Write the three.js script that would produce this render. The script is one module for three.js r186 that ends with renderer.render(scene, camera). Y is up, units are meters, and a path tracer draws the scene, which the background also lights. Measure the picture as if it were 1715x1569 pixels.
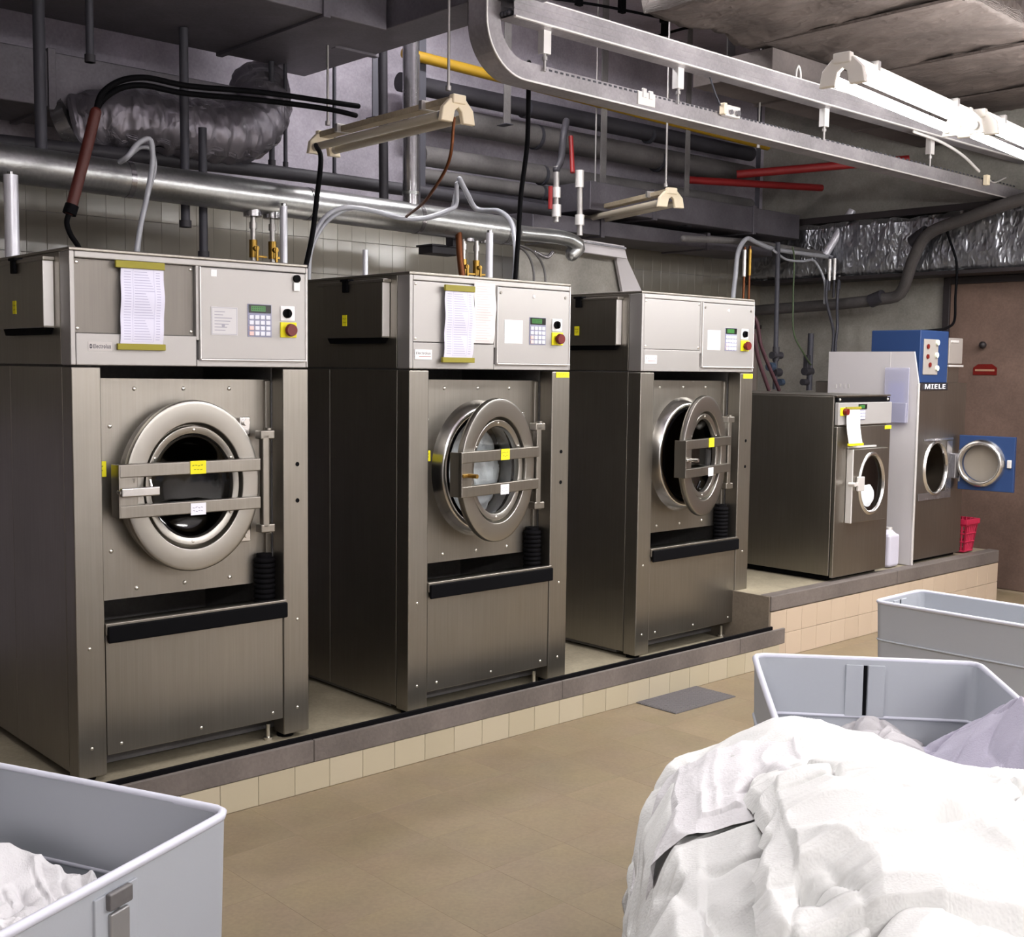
import * as THREE from 'three';
import { RoundedBoxGeometry } from 'three/addons/geometries/RoundedBoxGeometry.js';
import { mergeGeometries, mergeVertices } from 'three/addons/utils/BufferGeometryUtils.js';
import { RectAreaLightUniformsLib } from 'three/addons/lights/RectAreaLightUniformsLib.js';

// ------------------------------------------------------------------ camera, light, exposure
const scene = new THREE.Scene();
const camera = new THREE.PerspectiveCamera(42.82, 1715 / 1569, 0.05, 60);
{
  const yaw = 0.7455, pitch = -0.0841, roll = 0.0121, V = (x, y, z) => new THREE.Vector3(x, y, z);
  const r = V(Math.cos(yaw), 0, Math.sin(yaw)), h = V(Math.sin(yaw), 0, -Math.cos(yaw)), y = V(0, 1, 0);
  const F = h.clone().multiplyScalar(Math.cos(pitch)).addScaledVector(y, Math.sin(pitch));
  const U = h.clone().multiplyScalar(-Math.sin(pitch)).addScaledVector(y, Math.cos(pitch));
  const R = r.clone().multiplyScalar(Math.cos(roll)).addScaledVector(U, Math.sin(roll));
  const Up = U.clone().multiplyScalar(Math.cos(roll)).addScaledVector(r, -Math.sin(roll));
  camera.quaternion.setFromRotationMatrix(new THREE.Matrix4().makeBasis(R, Up, F.negate()));
  camera.position.set(-0.2276, 1.5, 3.4916);
  scene.add(camera);
}
const renderer = new THREE.WebGLRenderer({ antialias: true });
renderer.toneMapping = THREE.LinearToneMapping;
renderer.toneMappingExposure = 1.16;
renderer.shadowMap.enabled = true;
RectAreaLightUniformsLib.init();
scene.background = new THREE.Color(0x000000);
const LAMP = { color: new THREE.Color(1.0, 0.985, 0.97), nits: 44, up: 34, glow: 34 };   // every fluorescent batten of the room

// ------------------------------------------------------------------ helpers
function rng(seed) { let a = seed >>> 0; return () => { a = (a + 0x6D2B79F5) | 0; let t = Math.imul(a ^ (a >>> 15), 1 | a); t = (t + Math.imul(t ^ (t >>> 7), 61 | t)) ^ t; return ((t ^ (t >>> 14)) >>> 0) / 4294967296; }; }
const hash2 = (x, y, s) => { let h = Math.imul(x | 0, 374761393) + Math.imul(y | 0, 668265263) + Math.imul(s | 0, 2147483647 ^ 0x1b873593); h = Math.imul(h ^ (h >>> 13), 1274126177); return ((h ^ (h >>> 16)) >>> 0) / 4294967296; };
function vnoise(x, y, s = 0, px = 0, py = 0) {
  const xi = Math.floor(x), yi = Math.floor(y), fx = x - xi, fy = y - yi, m = (a, p) => p ? ((a % p) + p) % p : a;
  const u = fx * fx * (3 - 2 * fx), v = fy * fy * (3 - 2 * fy);
  const a = hash2(m(xi, px), m(yi, py), s), b = hash2(m(xi + 1, px), m(yi, py), s), c = hash2(m(xi, px), m(yi + 1, py), s), d = hash2(m(xi + 1, px), m(yi + 1, py), s);
  return (a + (b - a) * u) * (1 - v) + (c + (d - c) * u) * v;
}
const fbm = (x, y, s, o = 4) => { let r = 0, a = .5; for (let i = 0; i < o; i++) { r += a * vnoise(x, y, s + i * 17); x *= 2.03; y *= 2.03; a *= .5; } return r; };
const ridge = (x, y, s) => 1 - Math.abs(2 * vnoise(x, y, s) - 1);
const used = {};
function numbered(n) { used[n] = (used[n] || 0) + 1; return used[n] === 1 ? n : n + '_' + String(used[n] - 1).padStart(3, '0'); }
function tag(o, label, category, group, kind) { if (label) o.userData.label = label; if (category) o.userData.category = category; if (group) o.userData.group = group; if (kind) o.userData.kind = kind; return o; }
function thing(name, label, category, pos = [0, 0, 0], turn = 0, group) { const o = new THREE.Group(); o.name = numbered(name); o.position.set(...pos); o.rotation.y = turn; scene.add(o); return tag(o, label, category, group); }
function boxUV(g) {                                           // uv in metres, projected along the main axis of each face
  if (g.userData.keepUV) return g;
  const p = g.attributes.position, n = g.attributes.normal, uv = new Float32Array(p.count * 2);
  for (let i = 0; i < p.count; i++) {
    const ax = Math.abs(n.getX(i)), ay = Math.abs(n.getY(i)), az = Math.abs(n.getZ(i));
    if (ay >= ax && ay >= az) { uv[2 * i] = p.getX(i); uv[2 * i + 1] = p.getZ(i); }
    else if (ax >= az) { uv[2 * i] = p.getZ(i); uv[2 * i + 1] = p.getY(i); }
    else { uv[2 * i] = p.getX(i); uv[2 * i + 1] = p.getY(i); }
  }
  g.setAttribute('uv', new THREE.BufferAttribute(uv, 2)); return g;
}
function merge(list) {
  if (list.length === 1) return list[0];
  const l = list.map(g => { const q = g.index ? g.toNonIndexed() : g.clone(); for (const k of Object.keys(q.attributes)) if (!['position', 'normal', 'uv'].includes(k)) q.deleteAttribute(k); return q; });
  return mergeGeometries(l);
}
function mesh(name, geos, mat, parent) {
  const g = merge((Array.isArray(geos) ? geos : [geos]).map(boxUV));
  const m = new THREE.Mesh(g, mat); m.name = parent ? name : numbered(name); m.castShadow = m.receiveShadow = true; (parent || scene).add(m); return m;
}
function meshes(name, geos, mat, parent) { geos.forEach(g => mesh(name, g, mat, parent)); }
function struct(name, geos, mat, parent) { const m = mesh(name, geos, mat, parent); if (!parent) m.userData.kind = 'structure'; return m; }
// box by its corners, edges rounded by r
function bx(x0, x1, y0, y1, z0, z1, r = 0.003) {
  const w = x1 - x0, h = y1 - y0, d = z1 - z0, rr = Math.min(r, w * .45, h * .45, d * .45);
  const g = r > 0 ? new RoundedBoxGeometry(w, h, d, 1, rr) : new THREE.BoxGeometry(w, h, d);
  g.translate((x0 + x1) / 2, (y0 + y1) / 2, (z0 + z1) / 2); return g;
}
const v3 = (a) => new THREE.Vector3(...a);
function cyl(a, b, r, r2 = r, seg = 20) {
  const A = v3(a), B = v3(b), d = B.clone().sub(A), L = d.length(), g = new THREE.CylinderGeometry(r2, r, L, seg, 1);
  g.applyQuaternion(new THREE.Quaternion().setFromUnitVectors(new THREE.Vector3(0, 1, 0), d.normalize()));
  g.translate((A.x + B.x) / 2, (A.y + B.y) / 2, (A.z + B.z) / 2); return g;
}
function tube(pts, r, seg = 8, n = 0, closed = false) {
  const c = new THREE.CatmullRomCurve3(pts.map(v3), closed, 'centripetal');
  const g = new THREE.TubeGeometry(c, n || Math.max(12, pts.length * 8), r, seg, closed);
  if (closed) return g;
  const caps = [c.getPoint(0), c.getPoint(1)].map(p => { const s = new THREE.SphereGeometry(r, seg, 6); s.translate(p.x, p.y, p.z); return s; });
  return merge([g, ...caps]);
}
const OV = .85;                                                // the washers' doors are a little taller than wide
const oval = g => g.scale(OV, 1, 1);
function lathe(prof, seg = 64) {                               // profile [radius, z]; axis along +z
  const g = new THREE.LatheGeometry(prof.map(p => new THREE.Vector2(p[0], p[1])), seg); g.rotateX(Math.PI / 2); return g;
}
const at = (g, x, y, z) => { g.translate(x, y, z); return g; };
function ball(x, y, z, r, sz = 1) { const g = new THREE.SphereGeometry(r, 10, 6); g.scale(1, 1, sz); return at(g, x, y, z); }
function prism(pts, depth, bev = 0) {                          // outline in x,y pushed to +z
  const s = new THREE.Shape(pts.map(p => new THREE.Vector2(p[0], p[1])));
  return new THREE.ExtrudeGeometry(s, { depth, bevelEnabled: bev > 0, bevelSize: bev, bevelThickness: bev, bevelSegments: 1 });
}
// ------------------------------------------------------------------ textures and materials
function dataTex(w, h, fn, srgb, repX = 1, repY = 1) {
  const d = new Uint8Array(w * h * 4);
  for (let y = 0; y < h; y++) for (let x = 0; x < w; x++) { const c = fn(x / w, y / h, x, y), i = (y * w + x) * 4; for (let k = 0; k < 3; k++) d[i + k] = Math.max(0, Math.min(255, (Array.isArray(c) ? c[k] : c) * 255)); d[i + 3] = 255; }
  const t = new THREE.DataTexture(d, w, h); t.wrapS = t.wrapT = THREE.RepeatWrapping; t.magFilter = THREE.LinearFilter; t.minFilter = THREE.LinearMipmapLinearFilter; t.generateMipmaps = true;
  t.repeat.set(repX, repY); if (srgb) t.colorSpace = THREE.SRGBColorSpace; t.needsUpdate = true; return t;
}
const tn = (u, v, fx, fy, s, o = 3) => { let r = 0, a = .5, n = 0; for (let i = 0; i < o; i++) { r += a * vnoise(u * fx, v * fy, s + i * 31, fx, fy); n += a; fx *= 2; fy *= 2; a *= .5; } return r / n; };
const brushed = dataTex(512, 512, (u, v) => .35 + .3 * tn(u, v, 220, 4, 3, 2) + .25 * tn(u, v, 6, 5, 9, 3), false, 1.6, 1.6);
const brushedRough = dataTex(512, 512, (u, v) => .75 + .08 * tn(u, v, 160, 3, 13, 2) + .1 * (tn(u, v, 5, 4, 19, 4) - .5), false, 1.3, 1.3);
const brushedCol = dataTex(512, 512, (u, v) => .88 + .05 * tn(u, v, 240, 5, 23, 2) + .09 * (tn(u, v, 4, 3, 29, 4) - .5), true, 1.1, 1.1);
const grainTex = dataTex(512, 512, (u, v) => .5 + .5 * (tn(u, v, 64, 64, 41, 4) - .5) + .25 * (tn(u, v, 8, 8, 47, 3) - .5), false, 2, 2);
const blotchCol = dataTex(512, 512, (u, v) => .86 + .22 * (tn(u, v, 6, 6, 53, 5) - .5) + .1 * (tn(u, v, 90, 90, 57, 2) - .5), true, 1.2, 1.2);
const floorCol = dataTex(512, 512, (u, v) => { const k = .93 + .12 * (tn(u, v, 7, 7, 83, 5) - .5) + .09 * (tn(u, v, 120, 120, 87, 2) - .5); return [k, k * (.985 + .03 * (tn(u, v, 9, 9, 89, 2) - .5)), k * (.97 + .05 * (tn(u, v, 7, 7, 91, 2) - .5))]; }, true, 1, 1);
const foilBump = dataTex(512, 512, (u, v) => { const w = .06 * tn(u, v, 5, 5, 61, 3); return .5 * (1 - Math.abs(2 * tn(u + w, v + w, 14, 7, 63, 3) - 1)) + .5 * (1 - Math.abs(2 * tn(u, v, 30, 16, 67, 2) - 1)); }, false, 1.2, 1.2);
const clothBump = dataTex(512, 512, (u, v, x, y) => .5 * tn(u, v, 180, 180, 71, 2) + .5 * tn(u, v, 24, 24, 73, 3), false, 2.5, 2.5);
const S = (hex, roughness, metalness = 0, extra = {}) => new THREE.MeshStandardMaterial({ color: hex, roughness, metalness, ...extra });
const steelX = { map: brushedCol, roughnessMap: brushedRough, bumpMap: brushed, bumpScale: .00003 };
const M = {
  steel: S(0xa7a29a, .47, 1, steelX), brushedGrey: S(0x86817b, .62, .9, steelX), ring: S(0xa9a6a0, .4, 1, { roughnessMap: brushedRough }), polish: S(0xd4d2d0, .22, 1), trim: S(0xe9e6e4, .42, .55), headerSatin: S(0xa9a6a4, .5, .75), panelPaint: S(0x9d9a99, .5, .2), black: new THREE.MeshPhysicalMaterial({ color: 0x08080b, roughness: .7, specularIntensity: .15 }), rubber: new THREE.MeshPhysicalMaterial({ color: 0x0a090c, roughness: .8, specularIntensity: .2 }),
  screw: S(0xe6e2da, .3, 1), darkIn: S(0x17120d, .6), drum: S(0x6f655a, .35, 1), lid: S(0x2b2420, .5, .6, { roughnessMap: brushedRough }),
  paper: S(0xd8d6ea, .85), paperW: S(0xf2f0f0, .8), olive: S(0x8d8420, .6), yellow: S(0xe8dc10, .55), red: S(0x640c06, .4), green: S(0x35602f, .35), keyW: S(0xdfe0ea, .5), keyP: S(0xe7c5c0, .5),
  galv: S(0xb2b0b4, .42, .85, { roughnessMap: grainTex, map: blotchCol }), pipeClad: S(0xc2c4c4, .3, .9, { map: blotchCol, bumpMap: grainTex, bumpScale: .0008 }), whitePipe: S(0xd9d9e2, .35, .3), brass: S(0x9a7a3a, .38, .9), copper: S(0x6a3d22, .45, .7),
  ductBrown: S(0x6b6260, .7, .1, { map: blotchCol }), darkDuct: S(0x77737b, .55, .5, { map: blotchCol }), darkPipe: S(0x3b3940, .6, .1, { map: blotchCol }), pipeGrey: S(0x7b7878, .6, .2, { map: blotchCol }), hanger: S(0x42424a, .6, .3), rod: S(0xb9b6b4, .4, .8),
  tray: S(0xb7b2b6, .5, .6, { map: blotchCol, bumpMap: grainTex, bumpScale: .0006 }), cream: S(0xc3b49a, .55, 0, { map: blotchCol }), creamW: S(0xf0e2c6, .45), yellowPipe: S(0x8f6f0c, .5), redPipe: S(0x8a1c1e, .5), redSleeve: S(0x4a170e, .55, 0, { bumpMap: grainTex, bumpScale: .001 }),
  hose: new THREE.MeshPhysicalMaterial({ color: 0xb4b6be, roughness: .3, transmission: .25, thickness: 0 }), foil: S(0xaeb0b6, .3, .95, { bumpMap: foilBump, bumpScale: .012 }), foilBrown: S(0x665b56, .65, .2, { bumpMap: foilBump, bumpScale: .009, map: blotchCol }),
  wallPaint: S(0xb9b3bf, .85, 0, { map: blotchCol, bumpMap: grainTex, bumpScale: .001 }), wallWhite: S(0xe6e3e2, .8), wallGrey: S(0xa39f97, .7, 0, { map: blotchCol, bumpMap: grainTex, bumpScale: .0008 }), concrete: S(0xd0c8d4, .9, 0, { map: blotchCol, bumpMap: grainTex, bumpScale: .002 }),
  doorBrown: S(0x7b6459, .6, .1, { map: blotchCol }), frameDark: S(0x241e20, .6), kerb: S(0x776e69, .6, 0, { map: blotchCol, bumpMap: grainTex, bumpScale: .001 }), plinth: S(0xa99f88, .65, 0, { map: blotchCol, bumpMap: grainTex, bumpScale: .001 }),
  grout: S(0x80715a, .95), bin: S(0xaaaeb5, .5, 0, { bumpMap: grainTex, bumpScale: .0002 }), binRim: S(0xc9cad6, .42), bracket: S(0xa7a6a6, .4, .6),
  blue: S(0x17335f, .5), greyPanel: S(0xbdb9bb, .55, .1), pink: S(0xb01f42, .5), jug: new THREE.MeshPhysicalMaterial({ color: 0xd9d6e4, roughness: .45, transmission: .3, thickness: 0 }),
  clearPlastic: new THREE.MeshPhysicalMaterial({ color: 0xe6e6f2, roughness: .25, transmission: .75, thickness: 0 }),
  glass: new THREE.MeshPhysicalMaterial({ color: 0x54432c, roughness: .08, transmission: 1, thickness: 0, ior: 1.5 }),
  glassClear: new THREE.MeshPhysicalMaterial({ color: 0xf4f6f6, roughness: .05, transmission: 1, thickness: 0, ior: 1.45 }),
  thinCloth: S(0xb9b6b8, .9, 0, { bumpMap: clothBump, bumpScale: .0012, side: THREE.DoubleSide }), sheet: S(0xd8d8d6, .9, 0, { bumpMap: clothBump, bumpScale: .0012, side: THREE.DoubleSide }), towel: S(0xd6d4d6, .95, 0, { bumpMap: clothBump, bumpScale: .0015, side: THREE.DoubleSide }), lilac: S(0xaaa6b6, .92, 0, { bumpMap: clothBump, bumpScale: .0015, side: THREE.DoubleSide }), inLoad: S(0xc9ced2, .8, 0, { bumpMap: clothBump, bumpScale: .002 }),
  tubeOn: new THREE.MeshStandardMaterial({ color: 0xffffff, emissive: LAMP.color, emissiveIntensity: LAMP.glow, roughness: .5 }), tubeOff: S(0xbdb4a2, .35), batten: S(0xe8e4dc, .5),
};
const floorMats = [0x897b64, 0x887a63, 0x8a7c65, 0x877a63].map(c => S(c, .48, 0, { map: floorCol, bumpMap: grainTex, bumpScale: .0001 }));
const kerbTileMats = [0xafa58e, 0xaca28b, 0xb1a791].map(c => S(c, .4));
const stepTileMats = [0xb9a793, 0xb7a591, 0xbba995].map(c => S(c, .4));
const wallTileMats = [0x7e796e, 0x7c776c, 0x807b70].map(c => S(c, .14));
function printTex(w, h, draw) { const c = document.createElement('canvas'); c.width = w; c.height = h; const g = c.getContext('2d'); draw(g, w, h); const t = new THREE.CanvasTexture(c); t.colorSpace = THREE.SRGBColorSpace; return t; }
function printMat(w, h, draw, rough = .7) { return S(0xffffff, rough, 0, { map: printTex(w, h, draw) }); }
function plate(x0, x1, y0, y1, z0, z1) { const g = new THREE.BoxGeometry(x1 - x0, y1 - y0, z1 - z0); g.userData.keepUV = true; return at(g, (x0 + x1) / 2, (y0 + y1) / 2, (z0 + z1) / 2); }
const scribble = (g, x, y, w, n, seed, lw = 3) => { const r = rng(seed); g.lineWidth = lw; for (let i = 0; i < n; i++) { g.beginPath(); const a = x + w * i / n; g.moveTo(a, y + (r() - .5) * 8); g.lineTo(a + w / n * .7, y + (r() - .5) * 10); g.stroke(); } };
const chartMat = printMat(128, 256, (g, w, h) => { g.fillStyle = '#dad8ea'; g.fillRect(0, 0, w, h); g.strokeStyle = '#b3b0cc'; g.fillStyle = '#a9a6c4'; for (let y = 14; y < h - 8; y += 9) { g.fillRect(10, y, 20, 2); g.fillRect(40, y, 30 + (y * 7) % 30, 2); g.fillRect(104, y, 12, 2); } g.strokeRect(36, 6, 62, h - 14); });
const chart2Mat = printMat(128, 256, (g, w, h) => { g.fillStyle = '#e3dcdc'; g.fillRect(0, 0, w, h); g.fillStyle = '#c9bcbc'; for (let y = 14; y < h - 8; y += 11) g.fillRect(14, y, 60 + (y * 5) % 40, 2); });
const cardMat = printMat(128, 128, (g, w, h) => { g.fillStyle = '#c9c7c9'; g.fillRect(0, 0, w, h); g.strokeStyle = '#a5a3ac'; g.lineWidth = 3; g.strokeRect(4, 4, w - 8, h - 8); g.fillStyle = '#9a98a4'; for (let y = 20; y < 110; y += 14) g.fillRect(16, y, 40 + (y * 3) % 50, 4); g.beginPath(); g.arc(58, 84, 8, 0, 7); g.fill(); }, .5);
const card2Mat = printMat(128, 160, (g, w, h) => { g.fillStyle = '#f3f2f2'; g.fillRect(0, 0, w, h); g.fillStyle = '#b8b8bc'; for (let y = 24; y < 140; y += 12) g.fillRect(20, y, 60 + (y * 3) % 28, 3); }, .6);
const noteY = [1, 2, 3].map(k => printMat(64, 64, (g, w, h) => { g.fillStyle = '#e6dc12'; g.fillRect(0, 0, w, h); g.strokeStyle = '#77720a'; scribble(g, 8, 22, 46, 4, k, 4); scribble(g, 14, 42, 38, 3, k + 9, 4); }));
const noteW = printMat(64, 64, (g, w, h) => { g.fillStyle = '#ecebf4'; g.fillRect(0, 0, w, h); g.strokeStyle = '#8886a2'; scribble(g, 8, 24, 46, 4, 33, 3); scribble(g, 10, 42, 44, 4, 35, 3); });
const logoDark = printMat(256, 64, (g, w, h) => { g.fillStyle = '#bdb8b6'; g.fillRect(0, 0, w, h); g.fillStyle = '#33303a'; g.beginPath(); g.arc(26, 32, 16, 0, 7); g.fill(); g.fillStyle = '#bdb8b6'; g.fillRect(12, 29, 28, 5); g.fillStyle = '#33303a'; g.font = 'bold 40px sans-serif'; g.fillText('Electrolux', 48, 46, 200); }, .5);
const logoPlate = printMat(256, 128, (g, w, h) => { g.fillStyle = '#f4f2f2'; g.fillRect(0, 0, w, h); g.fillStyle = '#3c3a44'; g.font = 'bold 46px sans-serif'; g.fillText('Electrolux', 14, 64, 228); g.fillStyle = '#a0524c'; g.fillRect(60, 88, 180, 10); }, .5);
const lcdMat = printMat(128, 48, (g, w, h) => { g.fillStyle = '#0c0d0c'; g.fillRect(0, 0, w, h); g.fillStyle = '#3d7a3c'; g.fillRect(12, 8, 84, 32); g.fillStyle = '#1d4420'; for (let i = 0; i < 7; i++) { g.fillRect(18 + i * 11, 14, 6, 7); g.fillRect(18 + i * 11, 26, 6, 7); } }, .3);

const keyBase = S(0x8d8ea6, .5);
// ------------------------------------------------------------------ the room
const ROOM = { x0: -3.2, x1: 7.95, z0: -2.4, z1: 5.6, top: 3.95 };
{
  const R = ROOM, t = .2;
  struct('ceiling', bx(R.x0 - t, R.x1 + t, R.top, R.top + t, R.z0 - t, R.z1 + t, 0), M.concrete);
  const back = struct('wall_back', [bx(R.x0 - t, R.x1 + t, 0, R.top, R.z0 - t, R.z0, 0)], M.wallPaint);
  struct('wall_right', bx(R.x1, R.x1 + t, 0, R.top, R.z0, R.z1, 0), M.wallGrey);
  struct('wall_left', bx(R.x0 - t, R.x0, 0, R.top, R.z0, R.z1, 0), M.wallGrey);
  struct('wall_front', bx(R.x0 - t, R.x1 + t, 0, R.top, R.z1, R.z1 + t, 0), M.wallWhite);
  // glazed wall tiles behind the washers, upright stacks, every tile bedded a little off true
  const r = rng(7), W = .0993, H = .199, far = [];
  const variants = [0, 1, 2, 3, 4, 5].map(k => { const g = bx(-W / 2, W / 2, -H / 2, H / 2, 0, .005, .0015); g.rotateX((r() - .5) * .012); g.rotateY((r() - .5) * .02); return boxUV(g); });
  for (let j = 0; j < 6; j++) for (let i = 0; i < 112; i++) {
    const x = ROOM.x0 + .05 + i * .1, y = 1.33 + j * .2, g = variants[Math.floor(r() * 6)];
    if (x > 1.4 && x < 6.3 && j > 0) { const m = new THREE.Mesh(g, wallTileMats[Math.floor(r() * 3)]); m.name = 'wall_tile'; m.position.set(x, y, R.z0); m.castShadow = m.receiveShadow = true; back.add(m); }
    else far.push(g.clone().translate(x, y, R.z0));
  }
  const rest = mesh('wall_tiles', far, wallTileMats[0], back); rest.userData.kind = 'stuff';
}
const PL = { hp: .082, hk: .184, x1: 4.86, h2: .3345, z2: -.077, x2: 7.46 };
{
  // floor: bed plus tiles 30 cm square
  const f = struct('floor', bx(ROOM.x0, ROOM.x1, -.2, -.0025, ROOM.z0, ROOM.z1, 0), M.grout), r = rng(21), far = [];
  const tile = boxUV(bx(-.1498, .1498, -.0025, .0, -.1498, .1498, .0004));
  for (let i = -16; i < 22; i++) for (let j = -1; j < 24; j++) {
    const x = 1.5 + .3 * i + .15, z = .01 + .3 * j + .15;
    if (x - .15 < ROOM.x0 || x > 7.9 || z + .15 > ROOM.z1 || z < -.2) continue;
    if (x > .1 && x < 7.9 && z < 2.9 && z > 0) {
      const g = tile.clone(); const u = g.attributes.uv, a = r() * 5, b = r() * 5; for (let k = 0; k < u.count; k++) u.setXY(k, u.getX(k) + a, u.getY(k) + b);
      const m = new THREE.Mesh(g, floorMats[Math.floor(r() * 4)]); m.name = 'floor_tile'; m.position.set(x, 0, z); m.castShadow = m.receiveShadow = true; f.add(m);
    } else far.push(tile.clone().translate(x, 0, z));
  }
  mesh('floor_tiles', far, floorMats[0], f).userData.kind = 'stuff';
  // low plinth with a channel behind an upstanding kerb
  const p = struct('plinth', [bx(ROOM.x0, PL.x1, 0, PL.hp, ROOM.z0, -.16, 0), bx(ROOM.x0, PL.x1, 0, .02, -.16, -.005, 0)], M.plinth);
  for (let x = -2.9; x < PL.x1; x += 1.24) mesh('kerb_stone', bx(x + .0004, Math.min(x + 1.2396, PL.x1 + .06), PL.hk - .08, PL.hk, -.012, .003, .004), M.kerb, p);
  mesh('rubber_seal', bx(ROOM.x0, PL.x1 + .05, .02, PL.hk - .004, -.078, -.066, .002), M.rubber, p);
  for (let i = 0; i < 42; i++) { const x = -1.2 + i * .1447; if (x + .14 < PL.x1 + .06) mesh('kerb_tile', bx(x, x + .1432, .001, PL.hk - .081, -.005, .0, .0012), kerbTileMats[Math.floor(r() * 3)], p); }
  // taller plinth to the right
  const q = struct('plinth_high', [bx(4.905, PL.x2 - .006, 0, PL.h2 - .002, ROOM.z0, PL.z2 - .012, 0)], M.plinth);
  for (const [a, b] of [[4.9, 6.16], [6.163, PL.x2]]) mesh('kerb_stone', bx(a, b, PL.h2 - .078, PL.h2 + .004, PL.z2 - .07, PL.z2 + .004, .006), M.kerb, q);
  for (let j = 0; j < 2; j++) for (let i = 0; i < 18; i++) { const x = 4.905 + i * .142; mesh('kerb_tile', bx(x, Math.min(x + .1406, PL.x2), .001 + j * .127, .126 + j * .127, PL.z2 - .012, PL.z2, .0018), stepTileMats[Math.floor(r() * 3)], q); }
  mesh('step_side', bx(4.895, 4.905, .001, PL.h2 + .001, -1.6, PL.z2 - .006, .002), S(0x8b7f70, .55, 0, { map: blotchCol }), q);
}
// brown sliding door in the right wall
{
  const d = new THREE.Group(); d.name = 'door_1'; d.userData.kind = 'structure'; scene.add(d); d.position.set(7.95, 0, -.74);
  mesh('door_leaf', bx(-.045, -.002, 0, 2.13, .02, 2.6, .004), M.doorBrown, d);
  mesh('door_frame', [bx(-.06, 0, 0, 2.18, -.03, .02, .004), bx(-.06, 0, 2.13, 2.18, .02, 2.64, .004)], M.frameDark, d);
  mesh('door_knob', [cyl([-.045, 1.698, .29], [-.075, 1.698, .29], .012), ball(-.08, 1.698, .29, .026, 1)], M.frameDark, d);
  const sign = mesh('door_sign', prism([[-.085, -.03], [.085, -.03], [.085, .02], [.05, .045], [-.05, .045], [-.085, .02]], .006), M.red, d); sign.rotation.y = -Math.PI / 2; sign.position.set(-.046, 1.52, .3); sign.userData.label = 'small red sign with a pale bar';
  mesh('sign_bar', bx(-.07, .07, -.004, .01, .006, .008, .0005), S(0x9c7a62, .6), sign);
}

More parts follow.
